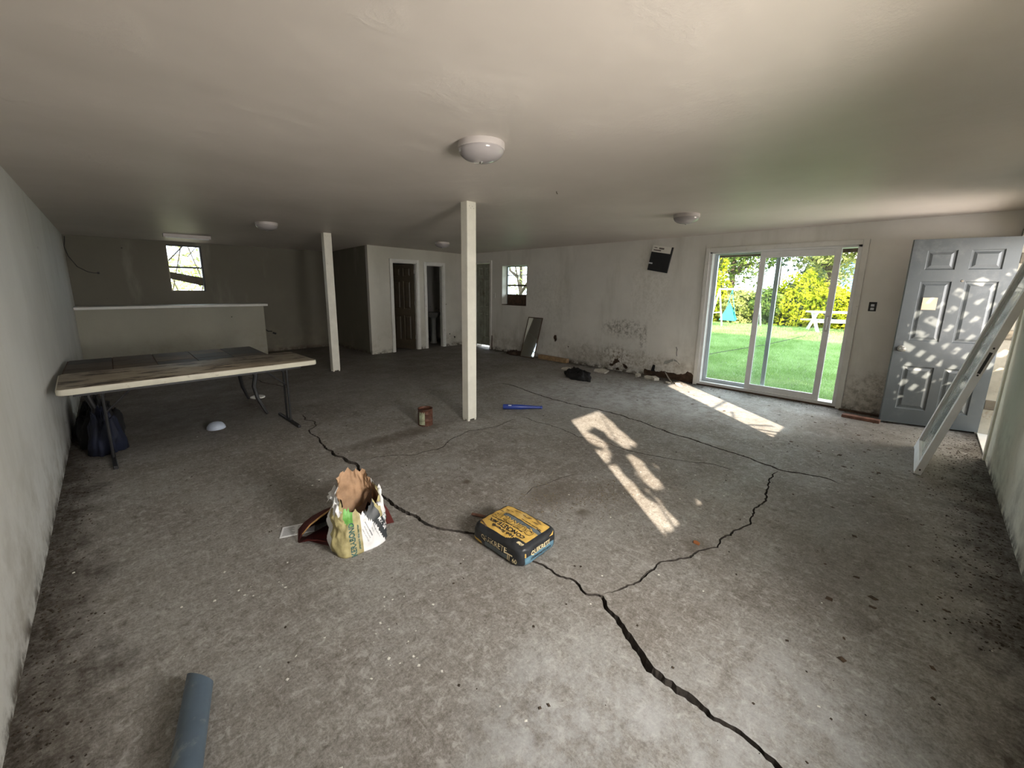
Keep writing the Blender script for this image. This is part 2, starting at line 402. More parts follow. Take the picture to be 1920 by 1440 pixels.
for q, (k, (L, wd)) in enumerate(CR_.items()):
    P = jag(jag(L, .06, .022, q * 7.3), .014, .014, q * 3.1); n = len(P); le = []; ri = []
    for i, p in enumerate(P):
        a = Vector(P[max(0, i - 1)]); b = Vector(P[min(n - 1, i + 1)]); d = (b - a).normalized(); nr = Vector((-d.y, d.x))
        e = min(1, i / 8, (n - 1 - i) / 8); e = max(e, .08)
        w1 = 1.35 * wd * e * (.55 + .6 * abs(noise.noise(Vector((p[0] * 6, p[1] * 6, q)))) + .5 * random.random() * .6)
        if k == 'C1': w1 *= .55 + 1.0 * math.exp(-((p[1] - .60) / .22) ** 2) + .5 * math.exp(-((p[1] - 2.2) / .6) ** 2) + .3 * math.exp(-((p[1] - .1) / .3) ** 2) + .9 * math.exp(-((p[1] - 3.3) / .4) ** 2)
        le.append(tuple(Vector(p) + nr * w1 * .5)); ri.append(tuple(Vector(p) - nr * w1 * .5))
    loops.append(le + ri[::-1]); mids.append(P[4:-4])
V, keep, hole, ov, ids = cdt(loops, 0, mids)
midv = {i for i in range(len(V)) if ov[i] and all(k >= ids for k in ov[i])}
allf = keep + [f for f, k in hole]; keep, hole = [], []
for f in allf:
    p = sum((Vector(V[i][:2]) for i in f), Vector((0, 0))) / len(f)
    if any(i in midv for i in f): hole.append((f, 1)); continue
    big = max((Vector(V[f[i]][:2]) - Vector(V[f[i - 1]][:2])).length for i in range(len(f))) > .25
    if not big and any(inside(p, L) for L in loops[1:]): hole.append((f, 1))
    else: keep.append(f)
m = MB()
vz = []
for i, v in enumerate(V):
    z = 0.0
    if ov[i] and all(k >= ids for k in ov[i]): z = -.045
    vz.append((v[0], v[1], z))
m.add(vz, keep, 0); m.add(vz, [f for f, k in hole], 1)
m.box((XL - .2, YR - .2, -.2), (XS + .2, YF + .2, -.12), 0)
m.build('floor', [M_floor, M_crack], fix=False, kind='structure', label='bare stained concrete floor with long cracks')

# ceiling, gently bowed
m = MB(); nx, ny = 36, 54
vs = [(XL + (XS - XL) * i / nx, YR + (YF - YR) * j / ny, zc(XL + (XS - XL) * i / nx, YR + (YF - YR) * j / ny)) for j in range(ny + 1) for i in range(nx + 1)]
m.add(vs, [(j * (nx + 1) + i, (j + 1) * (nx + 1) + i, (j + 1) * (nx + 1) + i + 1, j * (nx + 1) + i + 1) for j in range(ny) for i in range(nx)])
m.box((XL - .25, YR - .25, 2.42), (XS + .25, YF + .25, 2.6))
m.build('ceiling', M_ceil, fix=False, smooth='all', kind='structure', label='low off-white plaster ceiling')

wall('wall_left', rect(YR - .2, -.15, YF + .2, 2.42), [], [], lambda a, b, d: (XL - d, a, b), .2, [M_wall, M_crack], label='off-white plaster wall at left')
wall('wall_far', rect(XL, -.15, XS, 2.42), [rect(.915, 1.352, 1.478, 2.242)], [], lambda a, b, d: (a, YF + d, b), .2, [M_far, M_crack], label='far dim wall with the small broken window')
damage = jag([(3.30, .035), (3.29, .11), (3.16, .10), (3.13, .15), (3.08, .11), (2.95, .115), (2.8, .12), (2.62, .125), (2.55, .18), (2.47, .17), (2.44, .10), (2.44, .005), (2.8, -.03), (3.2, -.03)], .03, .03, 4, True)
chips = [jag(L, .02, .03, 9 + i, True) for i, L in enumerate([[(4.09, .06), (3.98, .10), (3.9, .12), (3.87, .22), (3.82, .24), (3.78, .17), (3.86, .13), (3.9, .07)], [(3.74, .16), (3.68, .15), (3.6, .09), (3.64, .06), (3.7, .10)], [(3.85, .05), (3.78, .06), (3.76, .02), (3.84, .01)],
        [(5.33, .50), (5.28, .52), (5.26, .42), (5.29, .37), (5.32, .40)], [(4.97, .33), (4.93, .33), (4.94, .29)]])]
slots = [rect(7.32, -.03, 7.85, 2.05), rect(6.138, 1.10, 6.905, 1.97), rect(.645, -.03, 2.385, 2.045)]
wall('wall_right', rect(YR - .2, -.15, YF + .2, 2.42), slots, [damage] + chips, lambda a, b, d: (XS + d, a, b), .2, [M_wallS, M_dwood], label='stained off-white wall holding the sliding door')
wall('wall_near', rect(XL, -.15, XS, 2.42), [rect(5.60, -.03, 6.56, 2.06), rect(.93, .85, 1.70, 1.98), rect(3.43, .85, 4.08, 1.98)], [], lambda a, b, d: (a, YR - d, b), .2, [M_wallR, M_crack], label='yellowish wall beside the open grey door')
# partition block (two closets)
def pfront(a, b, d): return (a, BY + d, b)
D1 = rect(4.655, -.03, 5.27, 2.02); D2 = rect(5.545, -.03, 6.01, 1.99)
wall('wall_partition_front', rect(BX, -.1, XS, 2.42), [D1, D2], [jag([(6.19, .30), (6.21, .33), (6.23, .29)], .02, .01, 1, True), jag([(6.33, .24), (6.38, .23), (6.36, .18)], .02, .01, 2, True)], pfront, .1, [M_part, M_crack], pd=.02, label='closet partition with two dark doorways')
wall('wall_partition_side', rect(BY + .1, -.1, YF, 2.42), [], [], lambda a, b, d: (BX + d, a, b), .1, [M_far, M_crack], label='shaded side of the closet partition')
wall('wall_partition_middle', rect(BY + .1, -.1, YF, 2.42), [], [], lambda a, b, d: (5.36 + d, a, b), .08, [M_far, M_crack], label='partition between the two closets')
# ledge along the far wall
box('wall_ledge', (XL, 9.72, -.05), (2.36, YF, 1.06), M_ledge, kind='structure', label='low ledge wall under the far window')
box('trim_1', (XL, 9.62, 1.06), (2.42, YF, 1.105), M_white, bevel=.006, kind='structure', label='white painted cap of the low ledge wall')
# upper storey of the house, and an unseen wing added to shade the yard
m = MB(); m.box((XL - .25, YR - .25, 2.6), (XS + .25, YF + .25, 5.6)); m.box((6.87, -15, -.3), (8.2, -.765, 5.4))
m.build('wall_upper_house', M_white, kind='structure', label='upper storey of the house and an added unseen wing shading the yard')
m = MB(); m.box((XS + .2, -.6, 2.18), (7.55, YF, 2.30)); m.box((7.55, -.6, 2.022), (7.6, YF, 2.32))
m.build('trim_2', M_dwood, kind='structure', label='dark eave board outside the sliding door', loc=(7.4, 0, 2.05))
# corner crack line trims between wall and ceiling are plain; small ledge over the far window
t = empty('strip_light', (1.1, 9.05, 2.3), 'thin strip fixture on ceiling in front of far window', 'light fixture')
box('housing', (.80, 8.98, 2.272), (1.46, 9.08, 2.34), M_lamp, t)
box('lens_strip', (.83, 8.985, 2.262), (1.43, 9.02, 2.274), M_plastic, t)

# ---------------------------------------------------------------- posts
for (x0, y0, x1, y1, lb) in ((2.772, 3.41, 2.895, 3.515, 'square cream support post nearest the rusty can'), (2.715, 7.10, 2.845, 7.21, 'square cream support post behind the folding table end')):
    h = zc(x0, y0) + .004
    t = empty('support_post', ((x0 + x1) / 2, (y0 + y1) / 2, 0), lb, 'post', 'cream support posts')
    m = MB(); N = 6; m.box((x0, y0, .02), (x1, y1, h)); m.build('shaft', M_post, t, bevel=.006)
    m = MB()
    for a, b, c, d in ((x0 + .004, x0 + .03, y0 + .004, y0 + .03), (x1 - .025, x1 - .004, y0 + .004, y0 + .02), (x0 + .004, x1 - .02, y1 - .03, y1 - .004)): m.box((a, c, 0), (b, d, .022))
    m.build('splintered_foot', M_post, t, kind='stuff')
    m = MB()
    for k in range(4): m.tube([(x0 + .03 + .02 * k, y0 + .001, h - .05 - .02 * (k % 2)), (x0 + .03 + .02 * k, y0 - .002, h - .05 - .02 * (k % 2))], .003, 6)
    m.build('nail_head', M_hinge, t, kind='stuff')

# ---------------------------------------------------------------- ceiling lamps
def lamp(x, y, lb):
    z = zc(x, y)
    t = empty('ceiling_lamp', (x, y, z), lb, 'ceiling lamp', 'round flush ceiling lamps')
    m = MB(); m.lathe([(.0, .008), (.139, .008), (.141, -.002), (.141, -.033), (.137, -.037), (.12, -.037)], (x, y, z)); m.build('lamp_base', M_lamp, t, smooth=True)
    m = MB(); m.lathe([(.134, -.030), (.138, -.040), (.135, -.052), (.122, -.071), (.10, -.086), (.07, -.097), (.035, -.103), (.008, -.105)], (x, y, z)); m.build('glass_bowl', M_dome, t, smooth='all')
    m = MB(); m.lathe([(.0, -.116), (.008, -.114), (.012, -.108), (.011, -.102), (.016, -.1)], (x, y, z), 14); m.build('finial', M_steel, t, smooth=True)
lamp(1.74, 2.00, 'round frosted ceiling lamp nearest the camera')
lamp(4.95, 2.08, 'round frosted ceiling lamp in front of the sliding door')
lamp(1.75, 6.62, 'round frosted ceiling lamp between far window and rear post')
lamp(4.89, 6.79, 'round frosted ceiling lamp in front of the closet doorways')
t = MB(); t.tube([(3.06, 2.48, zc(3.06, 2.48) + .003), (3.06, 2.48, zc(3.06, 2.48) - .012), (3.075, 2.48, zc(3.06, 2.48) - .02)], .004, 6)
t.build('ceiling_hook', M_hinge, loc=(3.06, 2.48, zc(3.06, 2.48)), label='tiny dark hook in the ceiling right of nearest lamp', cat='hook')

# ---------------------------------------------------------------- sliding door
def S3(a, b, d=0): return (XS + d, a, b)
def Sbox(name, y0, z0, y1, z1, d0, d1, m, parent, bevel=.003, **k):
    return box(name, (XS + d0, min(y0, y1), min(z0, z1)), (XS + d1, max(y0, y1), max(z0, z1)), m, parent, bevel, **k)
sd = empty('door_1', (XS, 1.52, 0), 'white sliding glass patio door, partly open, facing the green yard', 'sliding door', kind='structure')
for nm, q in (('casing_board', (2.385, -.01, 2.445, 2.105)), ('casing_board', (.585, -.03, .645, 2.105)), ('casing_board', (.645, 2.045, 2.385, 2.105))):
    Sbox(nm, q[0], q[1], q[2], q[3], -.022, .01, M_white, sd, .004)
fr = MB()
for q in ((2.345, .0, 2.385, 2.045), (.645, .0, .685, 2.045), (.645, 2.018, 2.385, 2.045)): fr.box((XS - .005, q[0], q[1]), (XS + .17, q[2], q[3]))
fr.build('door_frame', M_vinyl, sd, bevel=.003)
Sbox('sill_rail', .645, .015, 2.385, .055, .0, .17, M_vinyl, sd)
Sbox('rotten_sill', .62, -.03, 2.41, .016, -.015, .19, M_dwood, sd)
def leaf(nm, y0, y1, z0, z1, d0, d1, sw, tr, br, lb, met):
    p = Sbox(nm, y0, z0, y0 + sw, z1, d0, d1, met, sd); p['label'] = lb
    Sbox('stile', y1 - sw, z0, y1, z1, d0, d1, met, p)
    Sbox('rail', y0 + sw, z1 - tr, y1 - sw, z1, d0, d1, met, p); Sbox('rail', y0 + sw, z0, y1 - sw, z0 + br, d0, d1, met, p)
    dm = (d0 + d1) / 2
    Sbox('pane', y0 + sw, z0 + br, y1 - sw, z1 - tr, dm - .003, dm + .003, M_glass, p, 0)
    return p
leaf('fixed_leaf', 1.49, 2.345, .055, 2.02, .10, .14, .05, .02, .05, 'fixed outer glass leaf at left', M_alu)
lf = leaf('sliding_leaf', .838, 1.725, .045, 2.018, .03, .07, .068, .085, .085, 'sliding inner glass leaf', M_vinyl)
m = MB(); m.tube([S3(.872, 1.00, .028), S3(.872, 1.00, .0), S3(.872, 1.03, -.008), S3(.872, 1.12, -.008), S3(.872, 1.15, .0), S3(.872, 1.15, .028)], .007, 8)
m.build('pull_handle', M_vinyl, sd, smooth=True)
Sbox('latch_plate', .855, .97, .889, 1.18, .024, .031, M_steel, sd, .002)

# ---------------------------------------------------------------- small windows
w1 = empty('window_1', (XS + .17, 6.52, 1.10), 'small window beyond the leaning mirror, looking onto branches', 'window', kind='structure')
Sbox('window_frame', 6.145, 1.10, 6.175, 1.97, .15, .19, M_alu, w1); Sbox('window_frame', 6.87, 1.10, 6.90, 1.97, .15, .19, M_alu, w1)
for z, hh in ((1.97, .02), (1.775, .018), (1.555, .038), (1.335, .02)): Sbox('glazing_bar', 6.17, z - hh, 6.875, z, .15, .19, M_hinge, w1)
for a, b in ((1.79, 1.95), (1.56, 1.757), (1.337, 1.517)): Sbox('pane', 6.175, a - .01, 6.87, b, .165, .17, M_glass, w1, 0)
Sbox('dark_panel', 6.17, 1.105, 6.875, 1.325, .14, .185, M_dwood, w1); Sbox('dark_sill', 6.14, 1.09, 6.903, 1.106, -.012, .19, M_dwood, w1)
def wbox(name, x0, z0, x1, z1, d0, d1, m, parent, R=None, bevel=.002, **k): return box(name, (x0, YF + d0, z0), (x1, YF + d1, z1), m, parent, bevel, R, **k)
w2 = empty('window_2', (1.2, YF + .1, 1.352), 'small broken window high on the far wall above the ledge', 'window', kind='structure')
wbox('window_frame', .915, 1.352, .937, 2.242, .02, .08, M_hinge, w2); wbox('window_frame', 1.448, 1.352, 1.478, 2.242, .0, .08, M_black, w2)
wbox('window_frame', .93, 2.215, 1.46, 2.242, .02, .08, M_black, w2); wbox('window_frame', .93, 1.352, 1.46, 1.372, .02, .08, M_hinge, w2)
wbox('glazing_bar', .93, 1.80, 1.46, 1.832, .03, .07, M_black, w2)
wbox('patterned_pane', .935, 1.83, 1.45, 2.218, .05, .055, M_glassw, w2, bevel=0); wbox('patterned_pane', .935, 1.37, 1.45, 1.80, .05, .055, M_glass, w2, bevel=0)
m = MB(); m.add([(.92, YF + .10, 1.60), (1.475, YF + .10, 1.455), (1.475, YF + .10, 1.62), (.92, YF + .10, 1.735), (.92, YF + .13, 1.60), (1.475, YF + .13, 1.455), (1.475, YF + .13, 1.62), (.92, YF + .13, 1.735)],
                [(0, 1, 2, 3), (7, 6, 5, 4), (0, 4, 5, 1), (1, 5, 6, 2), (2, 6, 7, 3), (3, 7, 4, 0)]); m.build('slanted_board', M_dwood, w2)
m = MB(); m.tube([(.95, YF + .12, 1.94), (1.20, YF + .13, 2.23)], .011, 8); m.tube([(1.26, YF + .14, 2.03), (1.42, YF + .14, 2.23)], .007, 8); m.build('stick', M_bark, w2)
# near wall windows behind the camera side (plain recessed frames)
for i, (a, b) in enumerate(((.93, 1.70), (3.43, 4.08))):
    ww = empty('window_%d' % (3 + i), ((a + b) / 2, YR - .15, .85), 'recessed window in the near wall, %s' % ('closer to the corner' if i == 0 else 'closer to the open door'), 'window', kind='structure')
    m = MB()
    for q in ((a, .85, a + .03, 1.98), (b - .03, .85, b, 1.98), (a, 1.95, b, 1.98), (a, .85, b, .88)): m.box((q[0], YR - .19, q[1]), (q[2], YR - .15, q[3]))
    m.build('window_frame', M_alu, ww); box('glazing_bar', (a + .03, YR - .18, 1.40), (b - .03, YR - .16, 1.42), M_alu, ww)

# ---------------------------------------------------------------- closet doors
def casing(x0, x1, z1, parent, wd=.07):
    for q in ((x0 - wd, 0, x0, z1 + wd), (x1, 0, x1 + wd, z1 + wd), (x0, z1, x1, z1 + wd)):
        box('casing_board', (q[0], BY - .02, q[1]), (q[2], BY + .004, q[3]), M_white, parent, .004)
    m = MB(); m.box((x0 - .002, BY, 0), (x0 + .015, BY + .1, z1)); m.box((x1 - .015, BY, 0), (x1 + .002, BY + .1, z1)); m.box((x0, BY, z1 - .015), (x1, BY + .1, z1 + .002)); m.build('jamb', M_white, parent)
def panel_leaf(name, T, w_, h_, t_, panels, m_, parent, **k):
    """door leaf in local x (width), z (height); face at y=0 looks to -y"""
    V, keep, hole, _, _ = cdt([rect(0, 0, w_, h_)] + [rect(*p) for p in panels])
    q = MB(T)
    for yy, sg in ((0, 1), (t_, -1)):
        q.add([(v[0], yy, v[1]) for v in V], keep)
        for (a0, b0, a1, b1) in panels:
            L = [(0, 0), (.010, .011), (.022, .011), (.045, .002)]; vs = []; fs = []
            for ins, d in L: vs += [(a0 + ins, yy + sg * d, b0 + ins), (a1 - ins, yy + sg * d, b0 + ins), (a1 - ins, yy + sg * d, b1 - ins), (a0 + ins, yy + sg * d, b1 - ins)]
            for i in range(len(L) - 1): fs += [(i * 4 + j, i * 4 + (j + 1) % 4, (i + 1) * 4 + (j + 1) % 4, (i + 1) * 4 + j) for j in range(4)]
            fs.append((12, 13, 14, 15)); q.add(vs, fs)
    P = [(0, 0), (w_, 0), (w_, h_), (0, h_)]
    q.add([(a, 0, b) for a, b in P] + [(a, t_, b) for a, b in P], [(i, (i + 1) % 4, 4 + (i + 1) % 4, 4 + i) for i in range(4)])
    return q.build(name, m_, parent, **k)
d2 = empty('door_2', (4.96, BY, 0), 'left closet doorway with dark panelled door swung inward', 'door', kind='structure'); casing(4.655, 5.27, 2.02, d2)
Td = Matrix.Translation((5.245, BY + .06, .015)) @ Matrix.Rotation(math.radians(180 - 52), 4, 'Z')
six = lambda w_: [(.08, 1.70, w_ / 2 - .035, 1.90), (w_ / 2 + .035, 1.70, w_ - .08, 1.90), (.08, .95, w_ / 2 - .035, 1.60), (w_ / 2 + .035, .95, w_ - .08, 1.60), (.08, .2, w_ / 2 - .035, .8), (w_ / 2 + .035, .2, w_ - .08, .8)]
panel_leaf('door_leaf', Td, .59, 1.98, .035, six(.59), M_brown, d2)
for z in (.25, 1.05, 1.78): box('hinge', (5.225, BY + .035, z), (5.25, BY + .06, z + .09), M_steel, d2)
d3 = empty('door_3', (5.78, BY, 0), 'right closet doorway, dark, sink and toilet inside', 'door', kind='structure'); casing(5.545, 6.01, 1.99, d3)
# toilet and sink in the dark closet
M_porc = mat('shade-darkened porcelain', (.22, .22, .21), .4)  # the closet's dimness painted into white porcelain
t = empty('toilet', (5.68, 9.55, 0), 'white toilet dimly seen inside the right closet', 'toilet')
m = MB(); m.lathe([(.0, 0), (.11, 0), (.12, .02), (.10, .12), (.13, .28), (.185, .38), (.19, .40), (.16, .40), (.12, .32), (0, .25)], (5.72, 9.45, 0), 24); m.build('bowl', M_porc, t, smooth=True)
box('tank', (5.53, 9.72, .38), (5.93, 9.90, .76), M_porc, t, .02); box('tank_lid', (5.52, 9.71, .76), (5.94, 9.91, .79), M_porc, t, .008)
m = MB(); m.lathe([(.0, .415), (.12, .425), (.195, .42), (.2, .41), (.19, .402)], (5.72, 9.45, 0), 24); m.build('seat', M_porc, t, smooth=True)
t = empty('pedestal_sink', (6.22, 9.1, 0), 'white pedestal sink inside the right closet', 'sink')
m = MB(); m.lathe([(0, 0), (.10, 0), (.08, .05), (.06, .4), (.07, .68)], (6.22, 9.1, 0), 20); m.build('pedestal', M_porc, t, smooth=True)
m = MB(); m.lathe([(.05, .66), (.15, .70), (.22, .80), (.23, .82), (.20, .82), (.14, .75), (0, .72)], (6.22, 9.1, 0), 24); m.build('basin', M_porc, t, smooth=True)
m = MB(); m.tube([(6.40, 9.1, .81), (6.40, 9.1, .90), (6.32, 9.1, .92), (6.30, 9.1, .89)], .012, 8); m.build('faucet', M_steel, t, smooth=True)
# exterior door beyond the posts
d4 = empty('door_4', (XS, 7.58, 0), 'closed dull green door half hidden behind nearest post', 'door', kind='structure')
for q in ((7.26, -.0, 7.32, 2.11), (7.85, 0, 7.91, 2.11), (7.32, 2.05, 7.85, 2.11)): Sbox('casing_board', *q, -.02, .005, M_white, d4, .004)
Td = Matrix.Translation((XS + .03, 7.845, .07)) @ Matrix.Rotation(math.radians(-90), 4, 'Z')
panel_leaf('door_leaf', Td, .52, 1.975, .04, six(.52), M_greend, d4)

# ---------------------------------------------------------------- open grey door in the near wall
ang = atan2(.189 + .57, 6.289 - 6.53)
T5 = Matrix.Translation((6.53, -.562, .022)) @ Matrix.Rotation(ang, 4, 'Z') @ Matrix.Translation((.0, -.0, 0))
d5 = empty('door_5', (6.53, -.562, 0), 'open grey six-panel door dappled with lattice sunlight', 'door', kind='structure')
Wd = .796
pn = [(Wd - .35, 1.70, Wd - .12, 1.90), (Wd - .69, 1.70, Wd - .45, 1.90), (Wd - .35, .94, Wd - .11, 1.58), (Wd - .69, .94, Wd - .45, 1.58), (Wd - .36, .17, Wd - .11, .66), (Wd - .69, .17, Wd - .44, .66)]
# local +x runs hinge -> free edge; local +y side: make the face that looks at the room y=0 -> -y
n5 = (T5.to_3x3() @ Vector((0, -1, 0)))
SG = 1 if n5.x < 0 else -1
T5m = T5 if SG == 1 else T5 @ Matrix.Diagonal((1, -1, 1, 1))
panel_leaf('door_leaf', T5m, Wd, 2.015, .042, pn, M_grey, d5)
m = MB(T5m); R90 = Matrix.Rotation(pi / 2, 4, 'X')
q = MB(T5m @ Matrix.Translation((Wd - .06, 0, .85)) @ R90); q.lathe([(0, 0), (.030, 0), (.032, .006), (.028, .010), (.012, .014), (.011, .03), (.024, .042), (.029, .055), (.024, .068), (.0, .072)], (0, 0, 0), 20); q.build('knob', M_steel, d5, smooth=True)
q = MB(T5m @ Matrix.Translation((.37, 0, 1.585)) @ R90); q.lathe([(0, .004), (.008, .005), (.011, .003), (.012, 0)], (0, 0, 0), 14); q.build('peephole', M_hinge, d5, smooth=True)
q = MB(T5m); q.box((Wd - .27, -.004, 1.28), (Wd - .155, -.0, 1.41)); q.build('beige_patch', mat('beige paper', (.62, .50, .36), .8, var=.04), d5, label='beige square paper patch')
for z in (.28, 1.02, 1.78):
    box('hinge', (6.545, -.66, z), (6.557, -.565, z + .10), M_hinge, d5)
m = MB(); m.box((6.555, YR - .2, 0), (6.575, YR, 2.06)); m.box((5.585, YR - .2, 0), (5.605, YR, 2.06)); m.box((5.6, YR - .2, 2.04), (6.56, YR, 2.07)); m.build('jamb', mat('dirty jamb paint', (.40, .37, .30), .6, var=.15, dirt=(.2, .15, .09)), d5)
m = MB(); m.box((5.53, YR - .002, 0), (5.60, YR + .016, 2.12)); m.box((5.53, YR - .002, 2.055), (6.63, YR + .016, 2.12)); m.box((6.56, YR - .002, 0), (6.63, YR + .016, 2.12)); m.build('casing_board', M_post, d5, bevel=.004)
box('threshold', (5.6, YR - .22, -.03), (6.56, YR + .0, .012), M_white, d5)

# ---------------------------------------------------------------- glazed leaf leaning by the doorway
A_ = Vector((4.665, -.115, 0)); lean = Vector((0.0, -.2235, 1)).normalized(); ax = Vector((1, .012, 0)).normalized(); nn = lean.cross(ax).normalized()
if nn.y < 0: nn = -nn
TP = Matrix.Identity(4)
for i in range(3): TP[i][0] = ax[i]; TP[i][1] = nn[i]; TP[i][2] = lean[i]; TP[i][3] = A_[i]
t = empty('glazed_door_leaf', tuple(A_), 'loose white glass door leaf leaning on the wall beside the grey door', 'door panel')
WL, HL, TH = .87, 1.98, .045
def pb(name, a, b, m_, **k):
    q = MB(TP); q.box(a, b); return q.build(name, m_, t, bevel=.003, **k)
st = pb('stile', (0, -TH, .012), (.075, 0, HL), M_vinyl); pb('stile', (WL - .075, -TH, .0), (WL, 0, HL), M_vinyl)
pb('rail', (.075, -TH, .008), (WL - .075, 0, .10), M_vinyl); pb('rail', (.075, -TH, HL - .08), (WL - .075, 0, HL), M_vinyl)
q = MB(TP); q.box((.07, -.026, .095), (WL - .07, -.02, HL - .075)); q.build('pane', M_glassd, t)
q = MB(TP); q.box((-.0015, -.031, .92), (.002, -.014, 1.09)); q.build('latch_slot', M_black, st)
for z in (.05, .90, 1.115):
    q = MB(TP); q.box((-.0015, -.028, z), (.002, -.018, z + .014)); q.build('screw_hole', M_black, st)

# ---------------------------------------------------------------- folding table
def rotz(cx, cy, a): return Matrix.Translation((cx, cy, 0)) @ Matrix.Rotation(a, 4, 'Z')
M_ttop = NB('dirty cream table top'); s = M_ttop
c = s.mix(s.rng(s.noise(2, 5), .3, .7), (.25, .20, .145), (.38, .33, .25)); c = s.mix(s.rng(s.noise(3.2, 8, .72, s.map((1, 2.6, 1))), .50, .62), c, (.05, .032, .022))
c = s.mix(s.rng(s.noise(30, 6, .7), .6, .72, 0, .7), c, (.18, .13, .09)); s.col(c); s.r(.55); s.bump(s.noise(60, 3), .1, .003); M_ttop = s.m
M_tedge = mat('cream table edge', (.60, .57, .47), .5, var=.07, dirt=(.3, .25, .18), dscale=12, dth=(.58, .75))
TT = rotz(.565, 4.745, math.radians(2.0))
ft = empty('folding_table', (.565, 4.745, 0), 'long cream folding table with grimy top standing against left wall', 'table')
w2_, d2_, zt = .945, .385, .722
m = MB(TT); N = 6; outl = []
for cx, cy, a0 in ((w2_ - .05, d2_ - .05, 0), (-w2_ + .05, d2_ - .05, 90), (-w2_ + .05, -d2_ + .05, 180), (w2_ - .05, -d2_ + .05, 270)):
    outl += [(cx + .05 * cos(math.radians(a0 + 90 * k / N)), cy + .05 * sin(math.radians(a0 + 90 * k / N))) for k in range(N + 1)]
prof = [(.0, .0), (.008, -.004), (.010, -.012), (.010, -.040), (.004, -.047)]
vs = []; n = len(outl)
for e, z in prof:
    for (a, b) in outl:
        l = sqrt(a * a + b * b); vs.append((a * (1 + (e - .01) / l), b * (1 + (e - .01) / l), zt + z))
fs = [(i * n + k, i * n + (k + 1) % n, (i + 1) * n + (k + 1) % n, (i + 1) * n + k) for i in range(len(prof) - 1) for k in range(n)]
m.add(vs, [tuple(range(n))], 0); m.v = m.v[:0]; m.f = []; m.m = []
m.add(vs, fs, 1); m.f.append(list(range(n))); m.m.append(0); m.f.append(list(range(4 * n, 5 * n))[::-1]); m.m.append(1)
m.build('tabletop', [M_ttop, M_tedge], ft, smooth=True)
m = MB(TT)
for yy in (-.30, .30): m.box((-.86, yy - .012, .645), (.80, yy + .012, .678))
m.build('side_rail', M_black, ft)
for sx, xx in ((1, .735), (-1, -.70)):
    L = MB(TT); L.box((xx - .016, -.31, 0), (xx + .016, .31, .03)); lo = L.build('leg_foot', M_black, ft, bevel=.005)
    L = MB(TT); L.tube([(xx, -.055, .02), (xx, -.06, .66)], .011, 10); L.build('leg', M_black, ft, smooth=True)
    L = MB(TT); L.tube([(xx, .055, .02), (xx, .05, .66)], .011, 10); L.build('leg', M_black, ft, smooth=True)
    L = MB(TT); L.tube([(xx, -.03, .42), (xx - sx * .25, 0, .66)], .008, 8); L.tube([(xx, -.06, .42), (xx, .055, .42)], .008, 8); L.box((xx - .015, .035, .56), (xx + .015, .075, .62)); L.build('brace', M_black, ft, smooth=True)

# ---------------------------------------------------------------- tiled table behind it
tt = empty('tiled_table', (.455, 5.62, 0), 'dark tile-topped table behind the cream folding table', 'table')
TX0, TX1, TY0, TY1, TZ = -.375, 1.275, 5.155, 6.12, .700
box('table_board', (TX0 - .012, TY0 - .012, TZ - .035), (TX1 + .012, TY1 + .012, TZ - .008), M_dwood, tt, .004)
tcols = [(.075, .055, .038), (.055, .052, .05), (.11, .075, .045), (.085, .065, .05), (.06, .05, .04)]
for i in range(5):
    for j in range(3):
        mm = mat('brown tile %d' % ((i * 2 + j * 3) % 5), tcols[(i * 2 + j * 3) % 5], .62, var=.3, scale=8)
        x0 = TX0 + (TX1 - TX0) * i / 5 + .004; x1 = TX0 + (TX1 - TX0) * (i + 1) / 5 - .004; y0 = TY0 + (TY1 - TY0) * j / 3 + .004; y1 = TY0 + (TY1 - TY0) * (j + 1) / 3 - .004
        box('tile', (x0, y0, TZ - .009), (x1, y1, TZ + random.uniform(-.0008, .0008)), mm, tt, .0015)
m = MB()
for yy in (TY0 + .06, TY1 - .08): m = MB(); m.box((TX0 + .08, yy, .60), (TX1 - .1, yy + .02, TZ - .036)); m.build('apron_rail', M_black, tt)
for xx, dx in ((1.08, 1), (-.2, -1)):
    for yy, dy in ((5.32, -1), (5.95, 1)):
        m = MB(); m.tube([(xx, yy, .665), (xx + dx * .0, yy, .60), (xx + dx * .05, yy + dy * .02, .46), (xx + dx * .02, yy + dy * .03, .34), (xx + dx * .04, yy + dy * .05, .2), (xx + dx * .09, yy + dy * .10, .06), (xx + dx * .11, yy + dy * .13, .012)], [.02, .024, .026, .022, .02, .017, .014], 10)
        m.build('leg', M_black, tt, smooth=True)

# ---------------------------------------------------------------- crumpled things
def crumple(name, c, rx, ry, h, m_, label=None, cat=None, parent=None, seed=0, n=26, amp=.35, sc=6, rot=0):
    q = MB(Matrix.Translation(c) @ Matrix.Rotation(rot, 4, 'Z')); vs = []; fs = []
    k = n * 2
    for j in range(n + 1):
        t_ = j / n
        for i in range(k):
            a = 2 * pi * i / k; e = (1 - t_)
            d = Vector((cos(a), sin(a), t_ * 1.5)) * 1.3 + Vector((seed, seed * 2, 0))
            nz = noise.fractal(d * sc / 4, .9, 2.2, 4)
            r = e * (1 + amp * nz)
            z = h * sqrt(max(0, 1 - min(1, e * e))) ** .9 * (1 + amp * 1.2 * noise.fractal(Vector((e * cos(a) * 3 + seed, e * sin(a) * 3, 1)), .9, 2.2, 4)) + .001
            vs.append((rx * r * cos(a), ry * r * sin(a), max(.0015, z)))
    for j in range(n):
        for i in range(k): fs.append((j * k + i, j * k + (i + 1) % k, (j + 1) * k + (i + 1) % k, (j + 1) * k + i))
    fs.append(tuple(range(k))[::-1])
    q.add(vs, fs)
    return q.build(name, m_, parent, loc=c, smooth='all', label=label, cat=cat)
M_bl = mat('black cloth', (.008, .008, .009), .85, var=.3)
